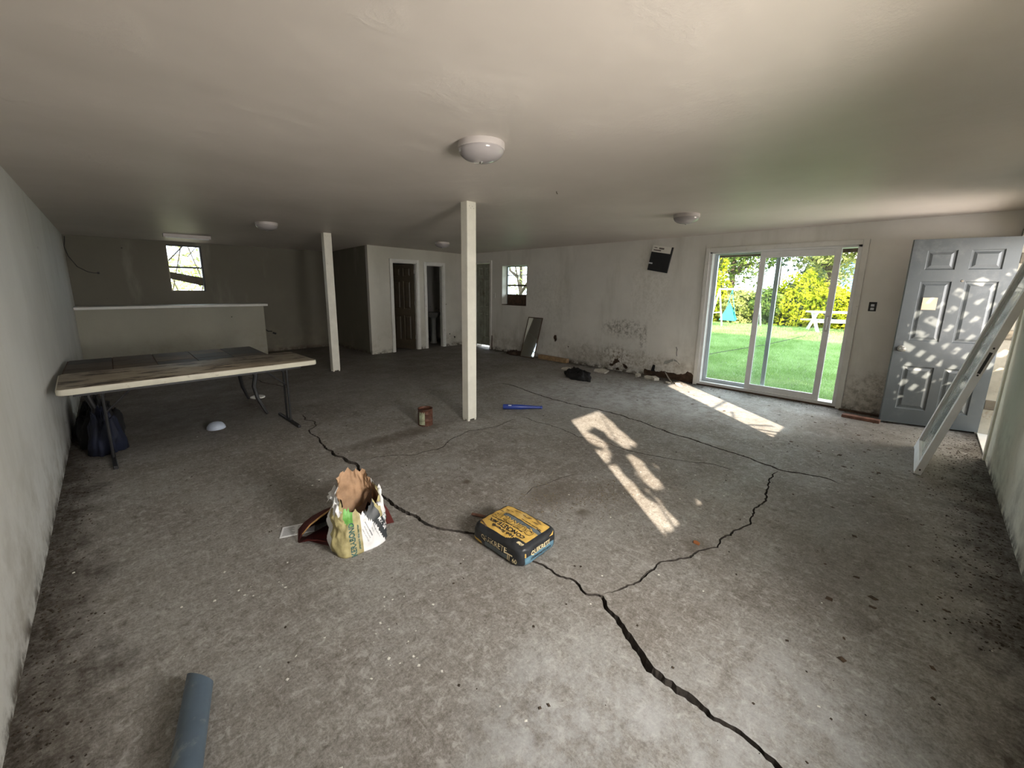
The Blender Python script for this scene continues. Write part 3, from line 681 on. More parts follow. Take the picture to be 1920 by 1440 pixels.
M_blue = mat('dark blue plastic sheet', (.003, .006, .022), .75, var=.4)
crumple('black_garment', (5.62, 3.95, 0), .16, .33, .13, M_bl, 'crumpled black garment lying on the floor by the right wall', 'clothing', seed=3, rot=-.35)
crumple('dark_rubbish_bag', (-.22, 5.65, 0), .17, .5, .30, M_bl, 'black rubbish bag heaped in the corner under the tables', 'bag', seed=5)
crumple('blue_tarp', (-.17, 5.0, 0), .12, .15, .36, M_blue, 'crumpled dark blue tarp under the left end of the tables', 'tarp', seed=8)

# ---------------------------------------------------------------- mirror, plank and wall things on the right wall
t = empty('leaning_mirror', (6.38, 5.88, 0), 'narrow framed mirror leaning against the right wall under small window', 'mirror')
B0 = Vector((6.40, 6.06, .004)); B1 = Vector((6.40, 5.65, .004)); up = Vector((.232, -.02, .86)); upn = up.normalized(); ex = (B1 - B0).normalized(); ny_ = ex.cross(upn).normalized()
if ny_.x > 0: ny_ = -ny_
TM = Matrix.Identity(4)
for i in range(3): TM[i][0] = ex[i]; TM[i][1] = -ny_[i]; TM[i][2] = upn[i]; TM[i][3] = B0[i]
MW, MH = .41, .885
q = MB(TM); q.box((.012, -.002, .012), (MW - .012, .006, MH - .012)); q.build('mirror_glass', M_mirror, t)
for a in (((0, -.006, 0), (.016, .012, MH)), ((MW - .016, -.006, 0), (MW, .012, MH)), ((.016, -.006, 0), (MW - .016, .012, .016)), ((.016, -.006, MH - .016), (MW - .016, .012, MH))):
    q = MB(TM); q.box(*a); q.build('mirror_frame', M_dwood, t, bevel=.002)
box('wooden_plank', (6.50, 4.88, .0), (6.60, 5.62, .085), M_wood, R=None, bevel=.004, label='pale wooden plank lying along the wall right of mirror', cat='plank')
q = MB(); q.tube([(XS - .012, 7.24, .0), (XS - .012, 7.235, .34)], [.014, .010], 8); q.build('dark_stick', M_dwood, loc=(XS - .012, 7.24, 0), smooth=True, label='short dark stick standing against the green door casing', cat='stick')
crumple('leaf_heap', (6.50, 6.30, 0), .10, .25, .09, mat('rotten leaves', (.05, .03, .02), .95, var=.5, scale=40), 'small brown heap of rotten leaves left of the mirror', 'leaf heap', seed=11)
# flat black and white box hung high
t = empty('wall_box', (XS - .03, 3.15, 1.73), 'tilted flat black box with white header hung left of sliding door', 'box')
TB = Matrix.Identity(4); exb = Vector((0, -.344, -.063)).normalized(); ezb = Vector((0, -.072, .40)).normalized(); 
for i in range(3): TB[i][0] = exb[i]; TB[i][1] = (1, 0, 0)[i]; TB[i][2] = ezb[i]; TB[i][3] = (XS - .032, 3.359, 1.807)[i]
q = MB(TB); q.box((0, 0, 0), (.345, .03, .30)); q.build('black_face', mat('black card', (.018, .02, .022), .5), t, bevel=.002)
q = MB(TB); q.box((0, .0, .30), (.325, .03, .405)); q.build('white_header', mat('white card', (.85, .83, .78), .6, var=.04), t, bevel=.002)
q = MB(TB); q.box((.325, -.001, .29), (.345, .03, .405)); q.build('black_edge', M_black, t)
q = MB(TB); q.box((.0, -.002, .105), (.065, .0, .128)); q.build('white_tab', M_plastic, t)
q = MB(TB)
for a0, b0, a1, b1 in ((.035, .365, .085, .377), (.12, .352, .205, .378), (.03, .322, .16, .340)): q.box((a0, -.0012, b0), (a1, 0, b1))
q.build('print_line', mat('dull print', (.16, .14, .13), .7), t, kind='stuff')
# outlet, switch
t = empty('wall_outlet', (XS, .46, 1.25), 'dark electrical outlet without cover between sliding door and grey door', 'outlet')
Sbox('box', .425, 1.255, .497, 1.365, -.004, .03, M_black, t, .002)
for z in (1.283, 1.325): Sbox('receptacle', .445, z - .014, .477, z + .014, -.009, .0, M_plastic, t, .003)
t = Sbox('light_switch', 7.14, 1.24, 7.21, 1.35, -.006, .002, M_white, None, .002, label='pale switch plate on the wall right of the green door', cat='switch')
# torn bare patch and slit
q = MB(); q.prism(jag([(2.95, .25), (2.93, .30), (2.88, .315), (2.83, .345), (2.80, .355), (2.79, .32), (2.82, .31), (2.86, .28), (2.92, .255)], .02, .02, 3, True), S3, -.0035, .002); q.prism(jag([(2.785, .35), (2.73, .335), (2.68, .27), (2.70, .29), (2.74, .31), (2.78, .32)], .02, .015, 5, True), S3, -.0035, .002)
q.build('torn_paint', mat('bare grey plaster', (.33, .33, .31), .8), bpy.data.objects['wall_right'])
q = MB(); q.tube([S3(2.766, .56, -.003), S3(2.745, .52, -.006), S3(2.75, .46, -.006), S3(2.742, .41, -.003)], .004, 6); q.build('torn_strip', M_black, bpy.data.objects['wall_right'])
# dangling wire on the far wall
q = MB(); q.tube([(-.395, YF - .01, 2.27), (-.40, YF - .02, 2.20), (-.418, YF - .03, 2.10), (-.392, YF - .03, 1.945), (-.307, YF - .03, 1.772), (-.189, YF - .02, 1.69), (-.12, YF - .015, 1.672), (-.06, YF - .01, 1.672)], .006, 8)
q.box((-.075, YF - .02, 1.655), (-.045, YF, 1.69)); q.build('dangling_wire', M_black, loc=(-.39, YF - .02, 1.67), label='thin black wire dangling in the far left corner', cat='wire')
q = MB(); q.tube([(2.44, YF - .02, .62), (2.46, YF - .05, .52), (2.52, YF - .06, .47), (2.60, YF - .03, .46)], .012, 8); q.tube([(2.62, YF - .02, .43), (2.68, YF - .04, .40)], .02, 8)
q.build('pipe_stub', M_black, loc=(2.5, YF - .03, .4), label='bent dark pipe stub low on the far wall behind rear post', cat='pipe')
# plank scraps near the grey door, stop board
m = MB(Matrix.Translation((6.27, .36, 0)) @ Matrix.Rotation(math.radians(-1.5), 4, 'Z')); m.box((-.06, -.17, 0), (.03, .17, .035)); m.build('wood_block', M_rwood, loc=(6.27, .36, 0), bevel=.004, label='reddish wood block lying in front of the grey door corner', cat='wood block')
m = MB(); m.box((6.55, .20, 0), (6.60, .60, .02)); m.build('wood_lath', M_dwood, loc=(6.57, .4, 0), bevel=.003, label='flat dark lath on the floor between the two doors', cat='lath')

# ---------------------------------------------------------------- small floor things
t = empty('rusty_can', (2.365, 3.655, 0), 'rusty open paint can standing left of nearest post', 'can')
M_rust = mat('rusty tin', (.085, .032, .018), .6, .2, var=.5, scale=18, dirt=(.03, .018, .014), dscale=12, bump=.3)
m = MB(); m.lathe([(0, .004), (.078, .0), (.081, .004), (.079, .012), (.079, .055), (.081, .058), (.079, .062), (.079, .13), (.081, .134), (.079, .138), (.079, .178), (.083, .184), (.082, .189), (.074, .189), (.071, .180), (.071, .168), (.0, .165)], (2.365, 3.655, 0), 40); m.build('can_body', M_rust, t, smooth=True)
m = MB(); vs = []; N = 10
for k in range(N + 1):
    a = math.radians(-178 + 50 * k / N)
    for z in (.018, .155 + .012 * sin(k * 2.1)): vs.append((2.365 + .0805 * cos(a), 3.655 + .0805 * sin(a), z))
m.add(vs, [(2 * k, 2 * k + 2, 2 * k + 3, 2 * k + 1) for k in range(N)]); m.build('paper_label', mat('faded can label', (.30, .32, .22), .7, var=.35, scale=25, dirt=(.10, .06, .04), dscale=18), t, smooth='all')
t = empty('blue_bat', (3.58, 3.33, .03), 'blue plastic bat lying on the floor right of nearest post', 'toy bat')
M_bat = mat('blue plastic', (.03, .06, .30), .35, var=.08)
p0 = Vector((3.395, 3.49, .034)); p1 = Vector((3.765, 3.165, .022)); q = MB(); q.tube([p0, p0.lerp(p1, .015), p0.lerp(p1, .45), p0.lerp(p1, .75), p0.lerp(p1, .95), p0.lerp(p1, .96), p1], [.028, .033, .031, .020, .016, .021, .021], 16); q.build('bat_body', M_bat, t, smooth=True)
q = MB(); q.tube([p0.lerp(p1, .12) + Vector((-.01, -.02, .024)), p0.lerp(p1, .20) + Vector((-.01, -.02, .024))], .006, 6); q.build('print_mark', M_plastic, t)
M_bowl = mat('bluish white glass', (.38, .43, .52), .4)
t = empty('white_bowl', (.66, 5.03, 0), 'white glass lamp bowl upside down on floor under the table', 'bowl')
m = MB(); m.lathe([(.082, 0), (.086, .004), (.080, .03), (.062, .055), (.035, .068), (0, .072)], (.66, 5.03, 0), 28); m.build('bowl_shell', M_bowl, t, smooth='all')
m = MB(); m.lathe([(0, .004), (.075, .004), (.088, 0), (.088, .012), (.07, .02), (0, .022)], (1.30, 6.1, 0), 24)
m.build('white_plate', M_white, loc=(1.30, 6.1, 0), smooth=True, label='flat white dish on the floor behind the table leg', cat='dish')
# pipe in the foreground
P0 = Vector((.083, 1.735, .045)); P1 = Vector((-.165, .72, .045)); dd = (P1 - P0).normalized()
m = MB(); n = 28; a_ = dd.cross(Vector((0, 0, 1))).normalized(); b_ = Vector((0, 0, 1)); vs = []
for (cc, cut) in ((P0, .05), (P1, .0)):
    for R_ in (.044, .038):
        for k in range(n):
            an = 2 * pi * k / n; off = a_ * cos(an) * R_ + b_ * sin(an) * R_; vs.append(cc + off + dd * (cut * (1 + cos(an - 2.6)) * .9))
fs = []
for k in range(n):
    k2 = (k + 1) % n
    fs += [(k, k2, 2 * n + k2, 2 * n + k), (n + k2, n + k, 3 * n + k, 3 * n + k2), (k2, k, n + k, n + k2), (2 * n + k, 2 * n + k2, 3 * n + k2, 3 * n + k)]
m.add(vs, fs); m.build('plastic_pipe', mat('blue grey PVC', (.075, .105, .14), .5, var=.15, scale=5, dirt=(.17, .19, .2), dscale=7, dth=(.58, .72)), loc=tuple(P0 - Vector((0, 0, .045))), smooth=True, label='blue-grey plastic pipe lying on floor at bottom left', cat='pipe')

# ---------------------------------------------------------------- concrete mix sack
M_sb = mat('black sack paper', (.018, .02, .024), .42, var=.3, bump=.25, bscale=25); M_sy = mat('yellow sack print', (.58, .37, .09), .5, var=.14, scale=7, dirt=(.45, .36, .2), dscale=9, bump=.25, bscale=25)
M_sg = mat('grey sack print', (.10, .12, .13), .5); M_sbl = mat('blue sack print', (.10, .20, .27), .5, var=.12); M_sw = mat('pale yellow print', (.66, .56, .34), .5, var=.08)
X0, X1, Y0, Y1, ZB = 1.412, 1.735, 1.305, 1.715, .135
sk = empty('cement_sack', ((X0 + X1) / 2, (Y0 + Y1) / 2, 0), 'full yellow and black concrete mix sack lying on the floor crack', 'sack')
TSk = Matrix.Translation(((X0 + X1) / 2, (Y0 + Y1) / 2, 0)) @ Matrix.Rotation(math.radians(1.5), 4, 'Z')
HW, HD = (X1 - X0) / 2, (Y1 - Y0) / 2
def sackp(u, v, w_, off=0):
    """u,v,w in -1..1 of a unit box -> bulged pillow"""
    p = Vector((u, v, w_)); e = 7
    l = (abs(u) ** e + abs(v) ** e + abs(w_) ** e) ** (1 / e); mx = max(abs(u), abs(v), abs(w_)); p = p * (mx / l)
    bul = 1 - .05 * (1 - abs(w_)) * 0
    x = p.x * HW * (1 - .05 * max(0, p.z) ** 2); y = p.y * HD * (1 - .035 * max(0, p.z) ** 2); z = (p.z + 1) * .5 * (ZB - .012)
    if w_ > 0: z += .014 * (1 - min(1, u * u)) * (1 - min(1, v * v)) * w_
    nz = noise.fractal(Vector((u * 2.2 + 4, v * 2.6, w_ * 2)), 1, 2, 3) * .006
    nr = Vector((u ** 5, v ** 5, max(0, w_) ** 5)); nr = nr.normalized() if nr.length > 1e-4 else nr
    q = Vector((x, y, max(0.0, z))) + nr * (nz + off); q.z = max(q.z, 0.0); return q
m = MB(TSk); G = 44; gh = 16
def face(fn, nu, nv, cf):
    vs = [fn(-1 + 2 * i / nu, -1 + 2 * j / nv) for j in range(nv + 1) for i in range(nu + 1)]
    for j in range(nv):
        for i in range(nu):
            mi = cf(-1 + 2 * (i + .5) / nu, -1 + 2 * (j + .5) / nv)
            q = [j * (nu + 1) + i, j * (nu + 1) + i + 1, (j + 1) * (nu + 1) + i + 1, (j + 1) * (nu + 1) + i]
            m.add([vs[k] for k in q], [(0, 1, 2, 3)], mi)
def topc(u, v):
    # u: -1 is the side facing left wall, v: -1 is the end facing the near wall
    if u > .9 or abs(v) > .9 or u < -.90: return 0
    if u < -.62 and v < -.55 - (u + .62) * .9: return 0
    if .02 + .10 * (v * v) < u < .22 + .10 * v * v and v < .55: return 2
    if .22 + .10 * v * v < u < .25 + .10 * v * v: return 0
    return 1
face(lambda u, v: sackp(u, v, 1), G, G, topc)
face(lambda u, v: sackp(u, v, -1), 8, 8, lambda u, v: 0)
face(lambda u, v: sackp(u, -1, v), G, gh, lambda u, v: 3 if (-.93 < v < -.05 and -.8 < u < .75) else (0))
face(lambda u, v: sackp(u, 1, v), 20, gh, lambda u, v: 0)
face(lambda u, v: sackp(-1, u, v), G, gh, lambda u, v: (1 if (v < -.45 and u > .55) else (2 if v < -.3 and -.5 < u < .4 else 0)))
face(lambda u, v: sackp(1, u, v), 20, gh, lambda u, v: 0)
so = m.build('sack_body', [M_sb, M_sy, M_sg, M_sbl], sk, smooth='all', fix=False)
b = bmesh.new(); b.from_mesh(so.data); bmesh.ops.remove_doubles(b, verts=b.verts, dist=.0004); bmesh.ops.recalc_face_normals(b, faces=b.faces); b.to_mesh(so.data); b.free()
def letter(body, size, fn, mats, bold=.02, sx=1, parent=None, T=TSk, name='lettering'):
    vs, fs = textmesh(body, size, bold, sx=sx); q = MB(T); q.add([fn(a, b_) for a, b_ in vs], fs); return q.build(name, mats, parent, fix=False)
# top: text runs +y, letter tops toward -x
def topf(u0, v0, off=.0022): return lambda a, b_: sackp(u0 - b_ / HW, v0 + a / HD, 1, off)
letter('QUIKRETE', .074, topf(-.08, -.02, .0022), M_sb, .035, .92, sk); letter('QUIKRETE', .074, topf(-.08, -.02, .0034), M_sy, .002, .92, sk)
letter('CONCRETE MIX', .042, topf(-.46, -.02), M_sb, .03, .95, sk); letter('High Strength', .033, topf(-.68, -.02), M_sb, .03, .95, sk)
letter('makes a one inch thick slab per bag', .014, topf(-.29, -.0), M_sb, .02, 1.0, sk); letter('60#', .030, topf(-.80, -.82), M_sw, .03, 1, sk)
letter('just add water and mix well', .014, topf(.34, -.45), M_sb, .03, 1, sk)
q = MB(TSk)
for k in range(16):
    u0 = random.uniform(.42, .8); v0 = random.uniform(-.75, .8); a = random.uniform(.01, .03); b2 = random.uniform(.05, .12)
    q.add([sackp(u0 - a, v0 - b2, 1, .002), sackp(u0 + a, v0 - b2 * .8, 1, .002), sackp(u0 + a, v0 + b2, 1, .002), sackp(u0 - a * .5, v0 + b2 * .9, 1, .002)], [(0, 1, 2, 3)])
q.build('print_line', mat('ochre print', (.22, .14, .05), .6), sk, fix=False, kind='stuff')
def sidef(u0, w0, off=.0022): return lambda a, b_: sackp(-1, u0 - a / HD, w0 + b_ / (ZB / 2), off)
letter('QUIKRETE', .052, sidef(.05, .10), M_sw, .01, .85, sk); letter('60', .040, sidef(-.74, -.45), M_sw, .01, 1, sk)
q = MB(TSk); 
for a, c in ((-.46, .05), (-.52, .05)): q.add([sackp(-1, a, -.75, .002), sackp(-1, a - .03, -.75, .002), sackp(-1, a - .05, -.05, .002), sackp(-1, a - .02, -.05, .002)], [(0, 1, 2, 3)])
q.add([sackp(-1, -.40, -.12, .002), sackp(-1, -.66, -.12, .002), sackp(-1, -.66, -.0, .002), sackp(-1, -.40, 0, .002)], [(0, 1, 2, 3)]); q.build('print_mark', M_sw, sk, fix=False, kind='stuff')
def endf(u0, w0, off=.0022): return lambda a, b_: sackp(u0 + a / HW, -1, w0 + b_ / (ZB / 2), off)
letter('QUIKRETE', .040, endf(-.02, .16), M_sw, .02, .9, sk); letter('CONCRETE MIX', .024, endf(.02, -.38), M_sb, .02, 1, sk); letter('just add water', .016, endf(-.02, -.70), M_sb, .02, 1, sk); letter('8', .034, endf(-.80, .22), M_sy, .03, .7, sk)
q = MB(TSk); q.add([sackp(.50, -1, .62, .002), sackp(.72, -1, .55, .002), sackp(.86, -1, .85, .002), sackp(.66, -1, .68, .002)], [(0, 1, 2, 3)]); q.build('print_mark', M_sy, sk, fix=False)
q = MB(TSk); q.add([sackp(-.97, .6, .93, .0), sackp(-.86, .95, .97, 0), sackp(-.75, .99, .99, .012), sackp(-.80, .7, 1.0, .010), sackp(-.9, .5, 1.0, .004)], [(0, 1, 3, 4), (1, 2, 3)]); q.build('torn_flap', mat('brown kraft', (.26, .17, .10), .8), sk, fix=False)
q = MB(); q.tube([(1.60, 1.875, .07), (1.635, 1.80, .12), (1.67, 1.72, .128)], .008, 8); 
q = MB(); q.tube([(1.575, 1.905, .012), (1.625, 1.80, .012), (1.66, 1.735, .012)], [.009, .011, .010], 8); q.build('wooden_stick', M_rwood, loc=(1.6, 1.8, 0), smooth=True, label='short reddish stick poking out behind the concrete sack', cat='stick')

# ---------------------------------------------------------------- torn standing mortar bag
CX, CY, BA, BB = .893, 2.145, .152, .115
mb = empty('mortar_bag', (CX, CY, 0), 'torn open white and green mortar bag standing upright on the floor', 'bag')
def lerpk(tab, x):
    for (a, p), (b_, q_) in zip(tab, tab[1:]):
        if x <= b_: t_ = (x - a) / (b_ - a); t_ = t_ * t_ * (3 - 2 * t_); return p + (q_ - p) * t_
    return tab[-1][1]
def bagp(th, s_, top, inset=0, seed=0, jagv=.0):
    d = abs(((th + 90 + 180) % 360) - 180)        # angle away from the front
    H = lerpk(top, d); H += jagv * noise.noise(Vector((th * .07, seed, 2))) + jagv * .6 * noise.noise(Vector((th * .23, seed, 5)))
    z = s_ * H; a = math.radians(th); e = 3.2; c_, s2 = cos(a), sin(a)
    r = (abs(c_) ** e + abs(s2) ** e) ** (-1 / e)
    k = 1 - .50 * min(1.1, z / .42) ** 2.6; kx = k; ky = 1 - .45 * (z / .42)
    bump_ = 1 + .05 * sin(pi * min(1, z / .25))
    n1 = noise.fractal(Vector((c_ * 2.4 + seed, s2 * 2.4, z * 11)), .8, 2.1, 4) * (.010 + .05 * z)
    fold = -.020 * math.exp(-((th + 78) / 9.0) ** 2) * min(1, z / .1) - .012 * math.exp(-((th + 118) / 7.0) ** 2) * min(1, z / .12)
    rad = 1 + (n1 + fold - inset) / .13
    return Vector((CX + .01 + BA * r * c_ * kx * bump_ * rad + .05 * z, CY + BB * r * s2 * ky * bump_ * rad + .16 * z, max(.001, z)))
outer = [(0, .205), (35, .235), (60, .30), (110, .335), (180, .36)]; inner = [(0, .195), (40, .235), (75, .30), (105, .37), (130, .40), (180, .41)]
M_bw = mat('white bag paper', (.72, .72, .73), .5, var=.07, dirt=(.45, .43, .38), dscale=14, bump=.3, bscale=40); M_by = mat('khaki bag print', (.36, .31, .15), .5, var=.2, scale=14, bump=.3, bscale=40)
M_bk = mat('charcoal bag print', (.03, .035, .04), .5); M_bg = mat('green bag print', (.13, .36, .07), .5); M_kr = mat('brown kraft paper', (.35, .215, .125), .75, var=.2, scale=12, bump=.3, bscale=30)
M_bt = mat('teal print', (.02, .09, .08), .5)
def bcol(th, s_):
    t_ = (th + 360) % 360                         # 270 front, 180 left, 360 right
    z = s_ * .25
    if t_ < 90 or t_ > 335: return 3 if (z < .10 and t_ > 340) else (1 if z > .17 else 0)
    if t_ < 175: return 0
    if t_ < 206: return 0 if z > .19 else 1
    if t_ < 262: return 3 if (z > .175 and 228 < t_ < 246) else 1
    st_ = 300 + 20 * (0.12 - z) / .12
    if t_ > st_ + 14: return 3 if (z < .09 and t_ > st_ + 22) else (1 if z > .16 else 0)
    if t_ > st_ - 8: return 2
    return 0
m = MB(); NT_, NS = 120, 26
vs = [bagp(360 * i / NT_, j / NS, outer, 0, 1.3, .05) for j in range(NS + 1) for i in range(NT_)]
for j in range(NS):
    for i in range(NT_): m.f.append([j * NT_ + i, j * NT_ + (i + 1) % NT_, (j + 1) * NT_ + (i + 1) % NT_, (j + 1) * NT_ + i]); m.m.append(bcol(360 * (i + .5) / NT_, (j + .5) / NS))
m.v = vs; m.f.append(list(range(NT_))[::-1]); m.m.append(0)
m.build('bag_skin', [M_bw, M_by, M_bk, M_bg], mb, smooth='all', fix=False)
m = MB(); vs = [bagp(360 * i / NT_, j / NS, inner, .006 + .01 * j / NS * abs(noise.noise(Vector((i * .3, j * .3, 1)))), 1.3, .02) for j in range(NS + 1) for i in range(NT_)]
m.add(vs, [(j * NT_ + i, j * NT_ + (i + 1) % NT_, (j + 1) * NT_ + (i + 1) % NT_, (j + 1) * NT_ + i) for j in range(NS) for i in range(NT_)]); m.build('kraft_liner', M_kr, mb, smooth='all', fix=False, label='brown kraft inner liner')
q = MB(); vs = []; N = 14  # dark sheet added inside the mouth to paint the hollow's shade
for k in range(N + 1):
    f = k / N; th = 185 + 170 * f; p = bagp(th, .93, outer, .03, 1.3, .05)
    vs += [p + Vector((0, .012, -.004)), Vector((CX + .02 + (f - .5) * .16, CY + .075 + .012 * sin(k * 1.7), .165 + .012 * sin(k * 2.3)))]
q.add(vs, [(2 * k, 2 * k + 2, 2 * k + 3, 2 * k + 1) for k in range(N)]); q.build('shade_fold', mat('shade-dark kraft ply', (.055, .03, .018), .85, var=.3), mb, smooth='all', fix=False, label='dark fold painted as shade inside the mouth')
# folded-out white flaps
for th0, th1, s0, out, lb in ((20, 60, .9, .03, 1), (-60, -20, .97, .02, 2), (120, 165, .85, .035, 3), (195, 225, .9, .03, 4)):
    q = MB(); vs = []; N = 10
    for k in range(N + 1):
        th = th0 + (th1 - th0) * k / N; p = bagp(th, s0, outer, 0, 1.3, .05); o_ = Vector((cos(math.radians(th)), sin(math.radians(th)), 0)); w_ = noise.noise(Vector((k * .9, lb * 3, 0)))
        vs += [p, p + o_ * (out * .5) + Vector((0, 0, .018 + .012 * w_)), p + o_ * (out * (1 + .5 * w_)) + Vector((0, 0, -.006 + .03 * w_))]
    q.add(vs, [(3 * k + c_, 3 * k + 3 + c_, 3 * k + 4 + c_, 3 * k + 1 + c_) for k in range(N) for c_ in (0, 1)]); q.build('torn_flap', M_bw, mb, smooth='all', fix=False)
def bagtext(body, size, th0, z0, rot, mats, bold=.02, sx=1.0):
    vs, fs = textmesh(body, size, bold, sx=sx); out = []
    cr, sr = cos(rot), sin(rot)
    for a, b_ in vs:
        u = a * cr - b_ * sr; v = a * sr + b_ * cr; th = th0 + math.degrees(u / .165)
        d = abs(((th + 90 + 180) % 360) - 180); H = lerpk(outer, d) + .05 * noise.noise(Vector((((th) % 360) * .07, 1.3, 2))) + .03 * noise.noise(Vector((((th) % 360) * .23, 1.3, 5)))
        out.append(bagp(th % 360, (z0 + v) / H, outer, -.0025, 1.3, .05))
    q = MB(); q.add(out, fs); q.build('lettering', mats, mb, fix=False)
bagtext('KERABOND', .040, 243, .092, pi / 2, M_bt, .03, .86)
bagtext('premium tile mortar', .016, 254, .095, pi / 2, M_bt, .03, 1)
bagtext('MIX', .026, 302, .135, -1.15, M_bw, .03, 1); bagtext('50', .034, 311, .085, -1.2, M_bw, .03, 1); bagtext('S 64', .028, 322, .13, -1.2, M_bt, .02, 1)
for k in range(7): bagtext(['ready to use for walls', 'mix with clean water', 'spread and comb evenly', 'net weight', 'keep dry', 'set in one day', 'indoor and outdoor use'][k], .009, 268 + k * 4, .09 + .014 * (k % 3), -1.25, M_bk, .0, 1)
# dark red sheet behind it
M_red = mat('dark red paper', (.075, .01, .008), .6, var=.25, bump=.2); M_tan = mat('tan paper edge', (.34, .19, .07), .7)
rs = empty('red_sack', (.74, 2.30, 0), 'dark red paper sack collapsed behind the torn mortar bag', 'sack')
m = MB()
UR = [Vector(p) for p in ((.632, 2.382, .004), (.66, 2.37, .05), (.70, 2.345, .105), (.745, 2.31, .15), (.80, 2.27, .20))]
BK = [Vector(p) for p in ((.66, 2.45, 0), (.71, 2.49, 0), (.77, 2.50, 0), (.85, 2.50, 0), (.93, 2.46, 0))]
LO = [Vector(p) for p in ((.634, 2.38, .0), (.668, 2.335, .02), (.71, 2.275, .035), (.755, 2.21, .03), (.79, 2.16, .012))]
N = 4
m.add(UR + [a.lerp(b_, .5) + Vector((.01, .02, .05)) for a, b_ in zip(UR, BK)] + BK, [(i, i + 1, N + 2 + i, N + 1 + i) for i in range(4)] + [(5 + i, 6 + i, 11 + i, 10 + i) for i in range(4)])
m.add(LO + [Vector((p.x + .03, p.y + .06, .002)) for p in LO], [(i, i + 1, 6 + i, 5 + i) for i in range(4)]); m.add([Vector((.79, 2.16, .0)), Vector((.66, 2.40, .0)), Vector((.90, 2.46, .001)), Vector((.93, 2.2, .001))], [(0, 1, 2, 3)])
o = m.build('red_panel', M_red, rs, smooth='all', fix=False); sm = o.modifiers.new('thick', 'SOLIDIFY'); sm.thickness = .003
m = MB(); m.tube([p + Vector((-.002, -.003, .003)) for p in UR[1:]], [.003, .005, .006, .004], 6); m.build('tan_edge', M_tan, rs, label='tan folded rim')
m = MB(); m.add([(1.03, 2.30, .24), (1.075, 2.25, .21), (1.125, 2.20, .10), (1.145, 2.165, .015), (1.10, 2.20, .004), (1.04, 2.28, .004)], [(0, 1, 5), (1, 2, 4, 5), (2, 3, 4)]); o = m.build('red_panel', M_red, rs, fix=False); sm = o.modifiers.new('thick', 'SOLIDIFY'); sm.thickness = .004
# printed card on the floor
t = empty('printed_card', (.68, 2.52, 0), 'white printed card lying on the floor left of red sack', 'card')
cp = [Vector((.566, 2.499, 0)), Vector((.614, 2.604, 0)), Vector((.79, 2.545, 0)), Vector((.745, 2.432, 0))]
m = MB(); m.add([p + Vector((0, 0, .001)) for p in cp] + [p + Vector((0, 0, .004)) for p in cp], [(0, 1, 2, 3)[::-1], (4, 5, 6, 7), (0, 1, 5, 4), (1, 2, 6, 5), (2, 3, 7, 6), (3, 0, 4, 7)]); m.build('card_sheet', mat('card white', (.75, .76, .78), .6, var=.04), t)
m = MB()
def cpt(a, b_): return cp[0].lerp(cp[3], a).lerp(cp[1].lerp(cp[2], a), b_) + Vector((0, 0, .0048))
for k in range(9):
    for a0, a1 in ((.06, .45), (.48, .9)):
        b0 = .12 + k * .085; a2 = a1 - random.uniform(0, .15); m.add([cpt(a0, b0), cpt(a2, b0), cpt(a2, b0 + .03), cpt(a0, b0 + .03)], [(0, 1, 2, 3)])
m.add([cpt(.72, .74), cpt(.9, .74), cpt(.9, .9), cpt(.72, .9)], [(0, 1, 2, 3)]); m.build('print_line', mat('grey print', (.12, .12, .13), .7), t, fix=False, kind='stuff')

# ---------------------------------------------------------------- rubble along the right wall
def shard(name, c, sx, sy, h, m_, seed, label, cat, group=None, rot=0):
    q = MB(Matrix.Translation(c) @ Matrix.Rotation(rot, 4, 'Z')); P = jag([(-sx, -sy), (sx * .7, -sy * .9), (sx, sy * .4), (sx * .2, sy), (-sx * .9, sy * .7)], .03, .02, seed, True)
    q.prism(P, lambda a, b_, d: (a, b_, max(0, d + a * .15)), .001, h); q.build(name, m_, loc=c, label=label, cat=cat, group=group)
M_pl = mat('broken plaster', (.55, .52, .46), .9, var=.2, scale=20)
shard('plaster_slab', (6.32, 3.95, 0), .10, .14, .03, M_pl, 2, 'flat pale plaster slab on the floor beside black garment', 'plaster slab')
shard('plaster_slab', (6.02, 4.50, 0), .08, .10, .02, M_pl, 5, 'pale scrap showing just behind the black garment', 'plaster slab')
for i, (x, y, a, b_, h, r) in enumerate(((6.46, 3.30, .05, .04, .04, 0), (6.45, 3.10, .05, .07, .035, .4), (6.42, 2.98, .06, .05, .05, 1.0), (6.36, 2.72, .05, .03, .02, 2), (6.42, 2.60, .05, .04, .02, 2.6), (6.30, 2.52, .04, .04, .015, 3))):
    shard('plaster_chunk', (x, y, 0), a, b_, h, M_pl, 10 + i, ['pale plaster chunk below the wall hole, farthest from sliding door', 'pale plaster chunk below the wall hole, second from far end', 'largest plaster chunk below the middle of the wall hole', 'plaster chunk below the wall hole right of the curled strip', 'flat plaster chunk close to the sliding door frame', 'thin plaster flake nearest the sliding door'][i], 'plaster chunk', 'plaster chunks below the wall hole', r)
q = MB(); vs = []
for k in range(9):
    f = k / 8; vs += [(6.60 - .16 * f, 2.90 - .20 * f, .13 * (1 - f) ** 1.5 + .006), (6.56 - .16 * f, 2.84 - .20 * f, .10 * (1 - f) ** 1.5 + .004)]
q.add(vs, [(2 * k, 2 * k + 1, 2 * k + 3, 2 * k + 2) for k in range(8)]); o = q.build('curled_strip', M_pl, loc=(6.5, 2.8, 0), fix=False, label='curled white strip peeling from the wall hole', cat='strip'); o.modifiers.new('thick', 'SOLIDIFY').thickness = .004
